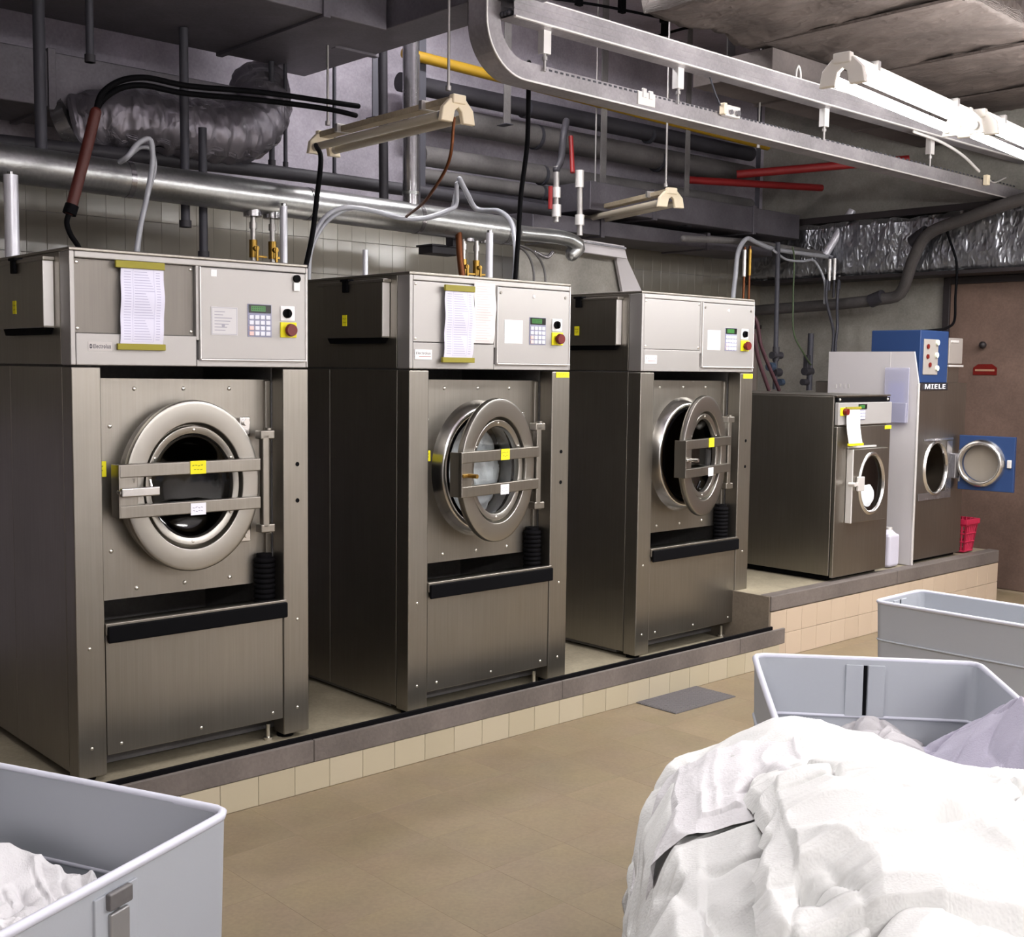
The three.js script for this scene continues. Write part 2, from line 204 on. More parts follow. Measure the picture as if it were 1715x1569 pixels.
// ------------------------------------------------------------------ washers
function washer(i) {
  const P = [[1.3605, -.3508, -.0149], [2.6877, -.2723, -.0065], [4.1143, -.3102, .0016]][i];
  const label = ['large stainless washer nearest the left edge, its round door closed', 'middle stainless washer with white laundry behind its slightly open round door', 'stainless washer beside the tall step, its dark round door ajar'][i];
  const w = thing('washing_machine', label, 'washing machine', [P[0], PL.hp, P[1]], P[2], 'big stainless washers on the low plinth');
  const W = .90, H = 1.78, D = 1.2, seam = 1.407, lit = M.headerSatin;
  mesh('casing', [bx(.012, W - .012, .05, H - .01, -D + .01, -.62, 0), bx(.012, .1, .05, H - .01, -.62, -.2, 0), bx(.79, W - .012, .05, H - .01, -.62, -.2, 0), bx(.012, .1, .05, H - .01, -.2, -.085, 0), bx(.79, W - .012, .05, H - .01, -.2, -.085, 0), bx(.1, .79, seam + .008, H - .01, -.24, -.02, 0)], M.pipeGrey, w);
  for (const s of [0, 1]) {
    const X = s ? [W - .008, W] : [0, .008];
    mesh('side_panel', bx(...X, .03, seam - .004, -.56, -.081, .002), M.steel, w); mesh('side_panel', bx(...X, .03, seam - .004, -D, -.5625, .002), M.steel, w);
    mesh('upper_side_panel', bx(...X, seam + .004, H, -D, -.083, .002), M.steel, w);
  }
  mesh('top_panel', bx(0, W, H, H + .012, -D, -.002, .004), M.steel, w);
  mesh('front_post', bx(0, .1, .02, seam - .003, -.079, 0, .005), M.steel, w); mesh('front_post', bx(.79, W, .02, seam - .003, -.079, 0, .005), M.steel, w);
  // header
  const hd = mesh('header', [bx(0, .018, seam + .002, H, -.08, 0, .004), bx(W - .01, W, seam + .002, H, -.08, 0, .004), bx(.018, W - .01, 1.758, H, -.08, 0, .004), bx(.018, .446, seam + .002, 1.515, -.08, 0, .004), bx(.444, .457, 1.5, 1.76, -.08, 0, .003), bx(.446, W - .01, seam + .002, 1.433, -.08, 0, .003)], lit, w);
  if (i === 0) mesh('service_panel', bx(.02, .443, 1.516, 1.757, -.03, -.016, .001), M.brushedGrey, hd);
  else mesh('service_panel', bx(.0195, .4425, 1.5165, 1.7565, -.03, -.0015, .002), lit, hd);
  meshes('panel_screw', [[.03, 1.745], [.433, 1.745], [.03, 1.53], [.433, 1.53]].map(q => ball(q[0], q[1], i ? -.001 : -.015, .006, .5)), M.screw, hd);
  if (i === 0) mesh('maker_name', plate(.059, .14, 1.457, 1.487, .0003, .0012), logoDark, hd); else mesh('name_plate', plate(.026, .112, 1.447, 1.486, .0003, .0025), logoPlate, hd);
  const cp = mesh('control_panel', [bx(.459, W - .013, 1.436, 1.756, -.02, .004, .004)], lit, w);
  meshes('panel_lip', [bx(.457, W - .012, 1.431, 1.4365, -.01, .012, .002), bx(.457, .461, 1.436, 1.757, -.01, .007, .0015), bx(W - .015, W - .011, 1.436, 1.757, -.01, .007, .0015)], M.trim, cp);
  const kx = .647, kw = .09;
  const kp = mesh('keypad', bx(kx - .004, kx + kw + .004, 1.518, 1.636, .003, .006, .001), keyBase, w);
  mesh('display', plate(kx, kx + kw, 1.605, 1.634, .006, .0085), lcdMat, kp);
  for (let a = 0; a < 4; a++) for (let b = 0; b < 4; b++) mesh('key', bx(kx + .002 + a * .0225, kx + .0195 + a * .0225, 1.523 + b * .0195, 1.5375 + b * .0195, .005, .0095, .0012), a === 0 && b < 2 ? M.keyP : M.keyW, kp);
  mesh('instruction_card', plate(.499, .603, 1.521, 1.62, .004, .0055), i ? card2Mat : cardMat, cp);
  const sw = mesh('switch_plate', bx(.778, .838, 1.58, 1.634, .003, .008, .002), M.paperW, w); mesh('switch_knob', [cyl([.803, 1.607, .008], [.803, 1.607, .018], .017), bx(.799, .807, 1.593, 1.621, .016, .03, .003)], M.black, sw);
  const es = mesh('stop_plate', bx(.777, .845, 1.519, 1.575, .003, .009, .002), M.yellow, w); mesh('stop_knob', [cyl([.812, 1.546, .009], [.812, 1.546, .022], .016), cyl([.812, 1.546, .022], [.812, 1.546, .034], .024, .021)], M.red, es);
  if (i === 0) { mesh('sticker', plate(.5, .522, 1.725, 1.749, .004, .0055), card2Mat, cp); mesh('key_lock', [cyl([.846, 1.736, .004], [.846, 1.736, .014], .014)], M.black, cp); mesh('key_tag', [bx(.832, .858, 1.69, 1.722, .006, .012, .003)], M.paperW, cp); }
  else { meshes('lock', [cyl([.478, 1.732, .003], [.478, 1.732, .007], .006), cyl([.86, 1.728, .003], [.86, 1.728, .007], .006)], M.steel, cp); mesh('indicator', ball(.668, 1.724, .004, .008, .6), M.paperW, cp); }
  // recess behind the posts
  const rp = mesh('front_panel', [(() => { const s = new THREE.Shape(); s.moveTo(.1, .6); s.lineTo(.79, .597); s.lineTo(.79, 1.362); s.lineTo(.1, 1.366); const h = new THREE.Path(); h.absellipse(.443, .987, .25 * OV, .25, 0, Math.PI * 2, true); s.holes.push(h); const g = new THREE.ExtrudeGeometry(s, { depth: .012, bevelEnabled: false, curveSegments: 48 }); return at(g, 0, 0, -.112); })()], M.steel, w);
  meshes('dome_bolt', [[.26, 1.33], [.443, 1.33], [.624, 1.33], [.17, 1.202], [.168, .77], [.258, .632], [.44, .631], [.62, .631]].map(q => ball(q[0], q[1], -.1, .008, .7)), M.screw, rp);
  mesh('recess_edge', [bx(.765, .79, .6, 1.36, -.11, -.085, .004)], M.steel, w);
  mesh('sill_tray', [bx(.1, .79, .5, .51, -.2, -.02, .002)], M.steel, w);
  mesh('sill_lip', bx(.1, .8, .5, .541, -.018, .006, .003), M.steel, w);
  mesh('bumper_strip', bx(.105, .8, .474, .532, .004, .016, .005), M.black, w);
  mesh('lower_panel', bx(.102, .789, .085, .5, -.03, -.004, .003), M.steel, w);
  meshes('panel_screw', [[.152, .118], [.451, .114], [.744, .114]].map(q => ball(q[0], q[1], -.004, .006, .6)), M.screw, w);
  meshes('post_screw', [[.045, .463], [.047, .121], [.849, .458], [.848, .118]].map(q => ball(q[0], q[1], 0, .006, .6)), M.screw, w);
  meshes('bolt_hole', [[.851, 1.048], [.851, .911]].map(q => cyl([q[0], q[1], -.004], [q[0], q[1], .0008], .0085, .0085, 14)), M.black, w);
  mesh('base_frame', [bx(.02, W - .02, .012, .05, -D + .03, -.14, 0)], M.pipeGrey, w);
  for (const [fx, fz] of [[.05, -.06], [.83, -.06], [.05, -D + .08], [.83, -D + .08]]) mesh('foot', [cyl([fx, 0, fz], [fx, .012, fz], .032), cyl([fx, .01, fz], [fx, .05, fz], .009), bx(fx - .03, fx + .05, .022, .03, fz - .03, fz + .05, .002)], M.black, w);
  mesh('foot_bolt', [cyl([.75, 0, -.05], [.75, .01, -.05], .018), cyl([.75, .01, -.05], [.75, .06, -.05], .008)], M.screw, w);
  // soap box on the left flank
  const sb = mesh('soap_box', [prism([[-.56, 1.535], [-.135, 1.535], [-.135, 1.752], [-.56, 1.752]], .034, .002)], M.steel, w); sb.rotation.y = -Math.PI / 2;
  mesh('box_front', bx(-.134, -.128, 1.537, 1.755, .002, .037, .002), M.trim, sb);
  mesh('box_tray', [prism([[-.52, 1.51], [-.16, 1.51], [-.135, 1.533], [-.54, 1.533]], .026)], M.black, sb);
  mesh('box_lid', bx(-.6, -.12, 1.752, 1.766, -.001, .04, .003), M.steel, sb);
  mesh('lid_latch', [bx(-.4, -.365, 1.72, 1.768, .036, .048, .003), bx(-.412, -.353, 1.764, 1.774, .02, .05, .002)], M.black, sb);
  const yl = mesh('yellow_label', plate(-.412, -.38, 1.583, 1.628, .0355, .0375), noteY[i], sb);
  // black drain bellows in the right corner of the recess
  const bel = []; for (let k = 0; k < 9; k++) { const g = new THREE.TorusGeometry(.03, .011, 8, 16); g.rotateX(Math.PI / 2); g.translate(.752, .53 + k * .0195, -.075); bel.push(g); }
  mesh('drain_bellows', [...bel, cyl([.752, .51, -.075], [.752, .71, -.075], .029)], M.rubber, w);
  // door: mounting ring on the panel, hinged door
  const cx = .443, cy = .987;
  mesh('drum', [at(oval(lathe([[.0, -.6], [.24, -.6], [.252, -.1]], 48)), cx, cy, 0)], M.drum, w);
  mesh('mounting_ring', [at(oval(lathe([[.225, -.16], [.232, -.062], [.243, -.052], [.258, -.052], [.268, -.06], [.284, -.088], [.292, -.1]], 72)), cx, cy, 0)], M.polish, w);
  mesh('seal', [at(oval(lathe([[.236, -.115], [.222, -.06], [.23, -.05]], 48)), cx, cy, 0)], M.rubber, w);
  const ang = [0, .2, .235][i], hx = .728, hz = -.03;
  const dg = at(oval(lathe([[.19, -.06], [.2, -.05], [.21, -.052], [.2235, -.054], [.224, -.024], [.228, -.0185], [.29, -.018], [.299, -.0215], [.303, -.021], [.305, -.04], [.3, -.05], [.24, -.056], [.19, -.06]].map(p => [p[0], p[1] + .005]), 96)), cx - hx, cy, -hz - .004);
  const door = mesh('door', dg, M.ring, w); door.position.set(hx, 0, hz); door.rotation.y = ang;
  const dx = x => x - hx, dz = z => z - hz;
  mesh('door_window', at(oval(lathe([[.0, -.1], [.08, -.098], [.15, -.085], [.185, -.065], [.2, -.045]].map(p => [p[0], i === 1 ? p[1] * .45 - .025 : p[1]]), 48)), cx - hx, cy, -hz), i === 1 ? M.glassClear : M.glass, door);
  mesh('window_rim', at(oval(lathe([[.184, -.055], [.185, -.036], [.188, -.032], [.209, -.028], [.213, -.031], [.214, -.056]], 72)), cx - hx, cy, -hz), M.ring, door);
  const bolts = []; for (let k = 0; k < 6; k++) { const a = k * Math.PI / 3 + .5; bolts.push(ball(cx - hx + OV * .199 * Math.cos(a), cy + .199 * Math.sin(a), dz(-.031), .006, .6)); }
  meshes('rim_bolt', bolts, M.screw, door);
  mesh('crossbar', bx(dx(.154), dx(.69), 1.032, 1.078, dz(-.012), dz(.012), .004), M.steel, door);
  mesh('crossbar', bx(dx(.154), dx(.69), .893, .938, dz(-.012), dz(.012), .004), M.steel, door);
  mesh('latch_plate', [bx(dx(.15), dx(.22), .893, 1.078, dz(-.008), dz(.009), .003), bx(dx(.15), dx(.156), .895, 1.076, dz(-.05), dz(.012), .002)], M.steel, door);
  if (i === 0) mesh('latch_lever', [bx(dx(.15), dx(.288), .968, 1.0, dz(.018), dz(.036), .005), cyl([dx(.16), .984, dz(0)], [dx(.16), .984, dz(.026)], .012), cyl([dx(.205), .984, dz(0)], [dx(.205), 1.03, dz(.005)], .006), cyl([dx(.265), .984, dz(.02)], [dx(.265), 1.02, dz(.004)], .005)], M.polish, door);
  else mesh('latch_lever', [bx(dx(.152), dx(.2), .975, .99, dz(.006), dz(.02), .004), cyl([dx(.19), .982, dz(0)], [dx(.19), .982, dz(.06)], .009)], i === 1 ? M.brass : M.polish, door);
  mesh('yellow_label', plate(dx(.41), dx(.47), 1.033, 1.079, dz(.0125), dz(.014)), noteY[(i + 1) % 3], door);
  mesh('white_label', plate(dx(.41), dx(.468), .888, .93, dz(.0125), dz(.014)), noteW, door);
  const hg = mesh('hinge_bar', [bx(.708, .738, .815, 1.165, -.036, -.006, .006)], M.steel, w);
  meshes('hinge_block', [bx(.7, .76, 1.145, 1.178, -.05, -.006, .005), bx(.7, .76, .798, .83, -.05, -.006, .005), cyl([.745, 1.15, -.03], [.745, 1.185, -.03], .014), cyl([.745, .795, -.03], [.745, .83, -.03], .014)], M.steel, hg);
  meshes('hinge_plate', [bx(.655, .7, 1.15, 1.225, -.104, -.08, .004), bx(.655, .7, .76, .85, -.104, -.08, .004), cyl([.678, 1.205, -.08], [.678, 1.205, -.066], .012), cyl([.678, 1.17, -.08], [.678, 1.17, -.066], .01), cyl([.678, .83, -.08], [.678, .83, -.066], .01), cyl([.678, .785, -.08], [.678, .785, -.066], .01)], M.polish, hg);
  if (i === 0) mesh('yellow_label', plate(.102, .152, 1.03, 1.083, -.0995, -.092), noteY[2], w);
  if (i === 1) { mesh('yellow_label', plate(.1005, .133, 1.035, 1.078, -.0995, -.03), noteY[2], w); mesh('door_catch', bx(.101, .13, .85, 1.02, -.1, -.04, .003), M.black, w); }
  if (i > 0) mesh('yellow_label', plate(.812, .893, 1.377, 1.401, .0003, .0018), noteY[0], w);
  // papers taped to the header are part of the machine's front? no: they hang on it and stay their own things
  const local = (x, y, z) => { const v = new THREE.Vector3(x, y, z).applyAxisAngle(new THREE.Vector3(0, 1, 0), P[2]); return [P[0] + v.x, PL.hp + v.y, P[1] + v.z]; };
  return { w, local, turn: P[2] };
}
const washers = [0, 1, 2].map(washer);
// sheets of paper on the headers
function hangingChart(k, x0, x1, y0, y1, label, mat, bars, z = .008) {
  const t = thing('wall_chart', label, 'paper', washers[k].local((x0 + x1) / 2, y0, z), washers[k].turn);
  const w = x1 - x0, h = y1 - y0, g = new THREE.PlaneGeometry(w, h, 6, 14), p = g.attributes.position;
  for (let i = 0; i < p.count; i++) { const v = (p.getY(i) / h + .5); p.setZ(i, .004 + .012 * Math.sin(v * Math.PI) * (.6 + .4 * Math.sin(p.getX(i) / w * 4)) + .003 * Math.sin(v * 13)); p.setX(i, p.getX(i) - (1 - v) * .006); }
  const back = g.clone(); back.translate(0, 0, -.0008); back.index.array.reverse(); g.computeVertexNormals(); back.computeVertexNormals();
  g.userData.keepUV = back.userData.keepUV = true;
  const s = mesh('paper_sheet', [g, back], mat, t); s.position.y = h / 2;
  if (bars) { mesh('clip_bar', bx(-w / 2 - bars[0], w / 2 + .002, h - .004, h + .02, 0, .012, .002), M.olive, t); mesh('clip_bar', bx(-w / 2 - .018, w / 2 + .001, -.02, .001, 0, .014, .002), M.olive, t); }
  return t;
}
hangingChart(0, .172, .323, 1.482, 1.738, 'long white chart between olive clips on the leftmost washer', chartMat, [.02], .001);
hangingChart(1, .168, .318, 1.456, 1.728, 'long white chart between olive clips on the middle washer', chartMat, [.005], .012);
hangingChart(1, .328, .44, 1.518, 1.766, 'pale pinkish sheet taped beside the long chart, middle washer', chart2Mat, null, .004);
{ // white laundry pressed against the window of the middle washer
  const g = new THREE.SphereGeometry(.2, 64, 40), p = g.attributes.position;
  for (let i = 0; i < p.count; i++) { const x = p.getX(i), y = p.getY(i), z = p.getZ(i), n = .05 * (ridge(x * 14 + 4, y * 11, 3) - .5) + .03 * (ridge(x * 26, y * 24 + z * 9, 5) - .5); const f = .03 * (ridge(x * 13 + y * 5, y * 9 - x * 3, 31) - .4) + .022 * (ridge(x * 22 - y * 9, y * 20, 37) - .4); p.setXYZ(i, x * (1 + n), y * (1.05 + n), z * .36 + (z > 0 ? f : 0)); }
  oval(g); g.computeVertexNormals();
  const m = mesh('laundry_load', g, M.inLoad); m.position.set(...washers[1].local(.443, .975, -.185)); tag(m, 'crumpled white laundry seen through the middle washer door window', 'laundry');
}

// ------------------------------------------------------------------ small washer, grey cabinet and blue-topped machine on the high plinth
{
  const y0 = PL.h2 + .004, H = 1.03, W = .566, D = .95;
  const t = thing('small_washing_machine', 'small dark steel washer on the tall step with a rectangular door', 'washing machine', [5.516, y0, -.11]);
  mesh('body', bx(0, W - .004, .03, H - .004, -D, -.024, .004), M.steel, t);
  mesh('plinth_base', bx(.03, W - .03, 0, .03, -D + .04, -.05, 0), M.black, t);
  mesh('front_panel', bx(0.004, W, .02, .86, -.022, 0, .005), M.steel, t);
  mesh('top_edge', [bx(.0, W, H - .005, H + .004, -D, -.005, .003)], M.steel, t);
  const cp = mesh('control_panel', bx(.006, W, .868, .992, -.02, .004, .004), M.panelPaint, t);
  mesh('panel_gap', bx(.01, W - .006, .994, 1.02, -.02, -.008, 0), M.black, t);
  meshes('panel_screw', [ball(.03, 1.008, -.006, .008), ball(.53, 1.008, -.006, .008)], M.screw, t);
  mesh('stop_plate', bx(.02, .075, .92, .965, .004, .008, .002), M.yellow, t); mesh('stop_knob', cyl([.06, .942, .008], [.06, .942, .03], .02, .018), M.red, cp);
  const k = mesh('keypad', bx(.205, .275, .895, .95, .004, .007, .001), keyBase, t); mesh('display', plate(.205, .29, .955, .982, .004, .0075), lcdMat, cp);
  for (let a = 0; a < 3; a++) for (let b = 0; b < 3; b++) mesh('key', bx(.21 + a * .021, .226 + a * .021, .899 + b * .017, .911 + b * .017, .006, .01, .001), M.keyW, k);
  mesh('yellow_label', plate(.5, .57, .836, .856, .0005, .002), noteY[1], t);
  const d = mesh('door', [(() => { const s = new THREE.Shape(); s.moveTo(.115, .325); s.lineTo(.475, .325); s.lineTo(.475, .73); s.lineTo(.115, .73); const h = new THREE.Path(); h.absellipse(.315, .535, .125, .16, 0, Math.PI * 2, true); s.holes.push(h); return at(new THREE.ExtrudeGeometry(s, { depth: .03, bevelEnabled: true, bevelSize: .004, bevelThickness: .004, bevelSegments: 1, curveSegments: 40 }), 0, 0, .004); })()], M.steel, t);
  mesh('door_edge', [bx(.108, .118, .322, .733, .002, .04, .002), bx(.108, .4, .738, .748, .0, .012, .002)], M.trim, d);
  const rg = lathe([[.118, .02], [.124, .045], [.132, .048], [.14, .038]], 56); rg.scale(1, 1.28, 1);
  mesh('window_ring', at(rg, .315, .535, 0), M.polish, d);
  const gl = lathe([[0, .018], [.1, .02], [.124, .034]], 40); gl.scale(1, 1.28, 1); mesh('door_window', at(gl, .315, .535, 0), M.glass, d);
  mesh('door_cavity', at((() => { const g = new THREE.CylinderGeometry(.12, .12, .02, 32); g.rotateX(Math.PI / 2); g.scale(1, 1.28, 1); return g; })(), .315, .535, 0), M.drum, d);
  mesh('latch', [bx(.15, .215, .5, .58, .04, .056, .004), cyl([.112, .54, .02], [.112, .54, .06], .012), bx(.11, .16, .53, .55, .042, .052, .003)], M.trim, d);
  const lb = new THREE.SphereGeometry(.08, 24, 16); const lp = lb.attributes.position; for (let i = 0; i < lp.count; i++) { const n = 1 + .2 * (ridge(lp.getX(i) * 22, lp.getY(i) * 22, 8) - .5); lp.setXYZ(i, lp.getX(i) * n, lp.getY(i) * n * .9, lp.getZ(i) * .22); } lb.computeVertexNormals();
  const ld = mesh('laundry_load', lb, M.inLoad); ld.position.set(5.516 + .3, y0 + .46, -.11 + .012); tag(ld, 'white laundry at the bottom of the small washer window', 'laundry');
  const c = thing('instruction_sheet', 'bright white sheet with yellow clips hung on the small dark washer', 'paper', [5.516 + .135, y0 + .765, -.11 + .012]);
  const g = new THREE.BoxGeometry(.135, .195, .002, 4, 8, 1), p = g.attributes.position; g.userData.keepUV = true; for (let i = 0; i < p.count; i++) { const v = .5 - p.getY(i) / .195; p.setZ(i, p.getZ(i) + .03 * v * v + .004); p.setX(i, p.getX(i) - .012 * v); } g.computeVertexNormals(); g.translate(0, .0975, 0);
  mesh('paper_sheet', g, card2Mat, c); mesh('clip_bar', bx(-.075, .075, .19, .204, 0, .01, .002), M.olive, c); mesh('clip_bar', bx(-.085, .06, -.01, .004, .026, .04, .002), M.yellow, c);
}
{
  const y0 = PL.h2 + .004, t = thing('grey_cabinet', 'tall pale grey sheet-metal cabinet standing behind the small washer', 'cabinet', [6.4, y0, -.12]);
  const side = prism([[-.62, 0], [0, 0], [.0, 1.1], [-.035, 1.287], [-.62, 1.287]], .03, .002); side.rotateY(-Math.PI / 2); side.scale(-1, 1, 1);
  const pan = mesh('side_panel', (() => { const g = new THREE.ExtrudeGeometry(new THREE.Shape([[-.62, 0], [0, 0], [0, 1.1], [-.035, 1.287], [-.62, 1.287]].map(q => new THREE.Vector2(-q[0], q[1]))), { depth: .012, bevelEnabled: false }); g.rotateY(Math.PI / 2); return g; })(), M.greyPanel, t);
  mesh('front_edge', [bx(-.002, .016, 0, 1.098, -.006, .003, .002)], M.trim, t);
  mesh('panel_seam', bx(-.0025, .0, 1.16, 1.285, -.19, -.188, 0), M.trim, t);
  meshes('side_marking', [[-.56, 1.07], [-.53, 1.075], [-.5, 1.072], [-.47, 1.075]].map(q => bx(-.002, 0, q[1] - .012, q[1] + .012, q[0] - .006, q[0] + .006, .0005)), M.trim, t);
  mesh('rivet', ball(-.001, .97, -.08, .006), M.frameDark, t);
  const pl = thing('plastic_sleeve', 'clear plastic document sleeve hanging on the grey cabinet', 'sleeve', [6.388, y0 + .86, -.33]);
  mesh('sleeve_pocket', [bx(-.012, -.004, 0, .33, 0, .16, .003), bx(-.03, -.012, 0, .12, .004, .156, .004)], M.clearPlastic, pl); mesh('sleeve_insert', bx(-.0035, -.001, .12, .24, .02, .13, .0005), S(0xaaaed2, .7), pl);
  const j = thing('plastic_jug', 'translucent white plastic jug standing against the grey cabinet', 'jug', [6.265, y0, -.2]);
  mesh('jug_body', [bx(-.06, .06, 0, .2, -.045, .045, .02), (() => { const g = new THREE.CylinderGeometry(.022, .058, .03, 20); g.scale(1, 1, .75); return at(g, 0, .208, 0); })()], M.jug, j); mesh('jug_cap', cyl([0, .222, 0], [0, .236, 0], .02), M.trim, j);
}
{
  const y0 = PL.h2 + .004, t = thing('blue_topped_machine', 'dark steel machine with blue control head and open blue round door', 'washing machine', [6.44, y0, -.15]);
  const x1 = .62, b = new THREE.Shape(); b.moveTo(0, .02); b.lineTo(x1, .02); b.lineTo(x1, 1.1); b.lineTo(0, 1.1); const hole = new THREE.Path(); hole.absellipse(.26, .575, .135, .155, 0, 7, true); b.holes.push(hole);
  mesh('body', [bx(0, .004, .02, 1.1, -.7, -.012, 0), bx(x1 - .004, x1, .02, 1.1, -.7, -.012, 0), bx(0, x1, 1.096, 1.1, -.7, -.012, 0), bx(0, x1, .02, 1.1, -.704, -.7, 0)], M.steel, t);
  mesh('front_panel', at(new THREE.ExtrudeGeometry(b, { depth: .012, bevelEnabled: false, curveSegments: 48 }), 0, 0, -.012), M.steel, t);
  mesh('base_frame', bx(.02, x1 - .02, 0, .03, -.68, -.03, 0), M.black, t);
  mesh('drum', (() => { const g = lathe([[0, -.4], [.13, -.4], [.138, 0]], 40); g.scale(1, 1.15, 1); return at(g, .26, .575, -.012); })(), M.drum, t);
  mesh('mounting_plate', [bx(.06, .46, .38, .425, 0, .006, .002), bx(.395, .46, .425, .74, 0, .006, .002), bx(.1, .46, .745, .76, 0, .01, .002)], M.galv, t);
  mesh('opening_ring', (() => { const g = lathe([[.13, -.01], [.134, .012], [.142, .014], [.15, .0]], 48); g.scale(1, 1.15, 1); return at(g, .26, .575, 0); })(), M.polish, t);
  mesh('hinge', [bx(.46, .54, .5, .66, 0, .03, .006), cyl([.53, .48, .025], [.53, .68, .025], .014)], M.galv, t);
  const hd = mesh('blue_head', bx(.02, .365, 1.1, 1.418, -.33, 0, .006), M.blue, t);
  mesh('control_plate', bx(.055, .23, 1.15, 1.365, 0, .005, .002), S(0xa39d97, .5, .3), hd);
  meshes('button', [[.1, 1.32], [.1, 1.26], [.13, 1.21]].map(q => cyl([q[0], q[1], .005], [q[0], q[1], .012], .014)), M.red, hd);
  meshes('pilot_lamp', [[.21, 1.345], [.205, 1.27], [.215, 1.19]].map(q => cyl([q[0], q[1], .005], [q[0], q[1], .016], .016)), S(0xdfe8d4, .4), hd);
  const nm = mesh('name_strip', bx(.02, .365, 1.055, 1.1, -.002, .006, .001), M.frameDark, t);
  mesh('maker_name', plate(.06, .35, 1.06, 1.097, .0062, .0075), printMat(256, 40, (g, w, h) => { g.fillStyle = '#15161e'; g.fillRect(0, 0, w, h); g.fillStyle = '#dcdce4'; g.font = 'bold 44px sans-serif'; g.setTransform(236 / g.measureText('MIELE').width, 0, 0, 1, 10, 0); g.fillText('MIELE', 0, 36); }), nm);
  mesh('filter_box', [bx(.385, .56, 1.22, 1.38, -.2, -.004, .006)], S(0x98918c, .4, .3), t); meshes('filter_edge', [bx(.38, .57, 1.2, 1.212, -.2, .0, .002), bx(.4, .5, 1.35, 1.365, -.006, .0, .003)], M.trim, t);
  mesh('filter_stand', bx(.4, .55, 1.1, 1.21, -.2, -.02, .003), M.steel, t);
  // the door, swung wide open on the right
  const d = mesh('door', (() => { const s = new THREE.Shape(); s.moveTo(0, -.168); s.lineTo(.335, -.168); s.lineTo(.335, .168); s.lineTo(0, .168); const h = new THREE.Path(); h.absarc(.135, 0, .118, 0, 7, true); s.holes.push(h); return new THREE.ExtrudeGeometry(s, { depth: .025, bevelEnabled: true, bevelSize: .003, bevelThickness: .003, bevelSegments: 1, curveSegments: 40 }); })(), M.blue, t);
  d.position.set(.545, .602, .02); d.rotation.y = -Math.PI / 2 + .12; d.scale.set(1, 1, -1); d.scale.set(1, 1, 1);
  mesh('porthole_ring', at(lathe([[.114, .03], [.117, .06], [.126, .068], [.14, .06], [.152, .028]], 56), .135, 0, 0), M.polish, d);
  mesh('porthole_glass', at(lathe([[0, .04], [.06, .042], [.116, .05]], 40), .135, 0, 0), M.glassClear, d);
  mesh('porthole_back', at((() => { const g = new THREE.CylinderGeometry(.118, .118, .004, 40); g.rotateX(Math.PI / 2); return g; })(), .135, 0, -.004), S(0xa2968a, .5, .2), d);
  mesh('door_handle', bx(.3, .325, -.02, .03, .028, .045, .004), M.trim, d);
  // pink crate
  const k = thing('plastic_crate', 'small pink-red slatted plastic crate at the end of the tall step', 'crate', [7.2, y0, -.22]);
  const fr = [], n = 6; const w0 = .055, w1 = .08, hh = .22;
  for (let a = 0; a < 4; a++) { const s = Math.sin(a * Math.PI / 2), c = Math.cos(a * Math.PI / 2); for (let q = 0; q <= n; q++) { const f = q / n * 2 - 1; const P0 = [c * w0 + s * f * w0, .01, -s * w0 + c * f * w0], P1 = [c * w1 + s * f * w1, hh, -s * w1 + c * f * w1]; fr.push(cyl(P0, P1, .0065, .0065, 6)); } for (const hy of [.01, .07, .125, .18]) { const ww = w0 + (w1 - w0) * hy / hh; fr.push(cyl([c * ww - s * ww, hy, -s * ww - c * ww], [c * ww + s * ww, hy, -s * ww + c * ww], .0075, .0075, 6)); } }
  mesh('crate_body', [...fr, bx(-w0, w0, 0, .012, -w0, w0, .003)], M.pink, k); mesh('crate_rim', [bx(-w1 - .01, w1 + .01, hh - .035, hh, w1 - .004, w1 + .01, .004), bx(-w1 - .01, w1 + .01, hh - .035, hh, -w1 - .01, -w1 + .004, .004), bx(w1 - .004, w1 + .01, hh - .035, hh, -w1, w1, .004), bx(-w1 - .01, -w1 + .004, hh - .035, hh, -w1, w1, .004)], M.pink, k);
  const pb = thing('notice_board', 'dark-framed reddish notice on the wall above the grey cabinet', 'notice', [6.95, 1.72, -2.385]);
  mesh('board', bx(-.25, .95, -.4, .12, 0, .012, .002), S(0x857a74, .7), pb); meshes('board_frame', [bx(-.28, .98, .12, .15, 0, .03, .003), bx(-.28, -.25, -.4, .12, 0, .03, .003)], M.frameDark, pb); mesh('notice_sheet', bx(.3, .5, -.02, .09, .012, .015, .001), S(0x7a2440, .7), pb);
}
// steel mat over the drain
{
  const t = thing('floor_mat', 'flat dark grey ribbed mat on the tan floor by the kerb', 'mat', [3.99, 0, .095]), ribs = [];
  mesh('mat_base', bx(-.215, .215, 0, .004, -.135, .135, .001), S(0x5b5858, .7), t); for (let i = 0; i < 21; i++) ribs.push(bx(-.21, .21, .004, .0065, -.13 + i * .0127, -.124 + i * .0127, .0008)); mesh('mat_ribs', ribs, S(0x6c686a, .55, .3), t);
}

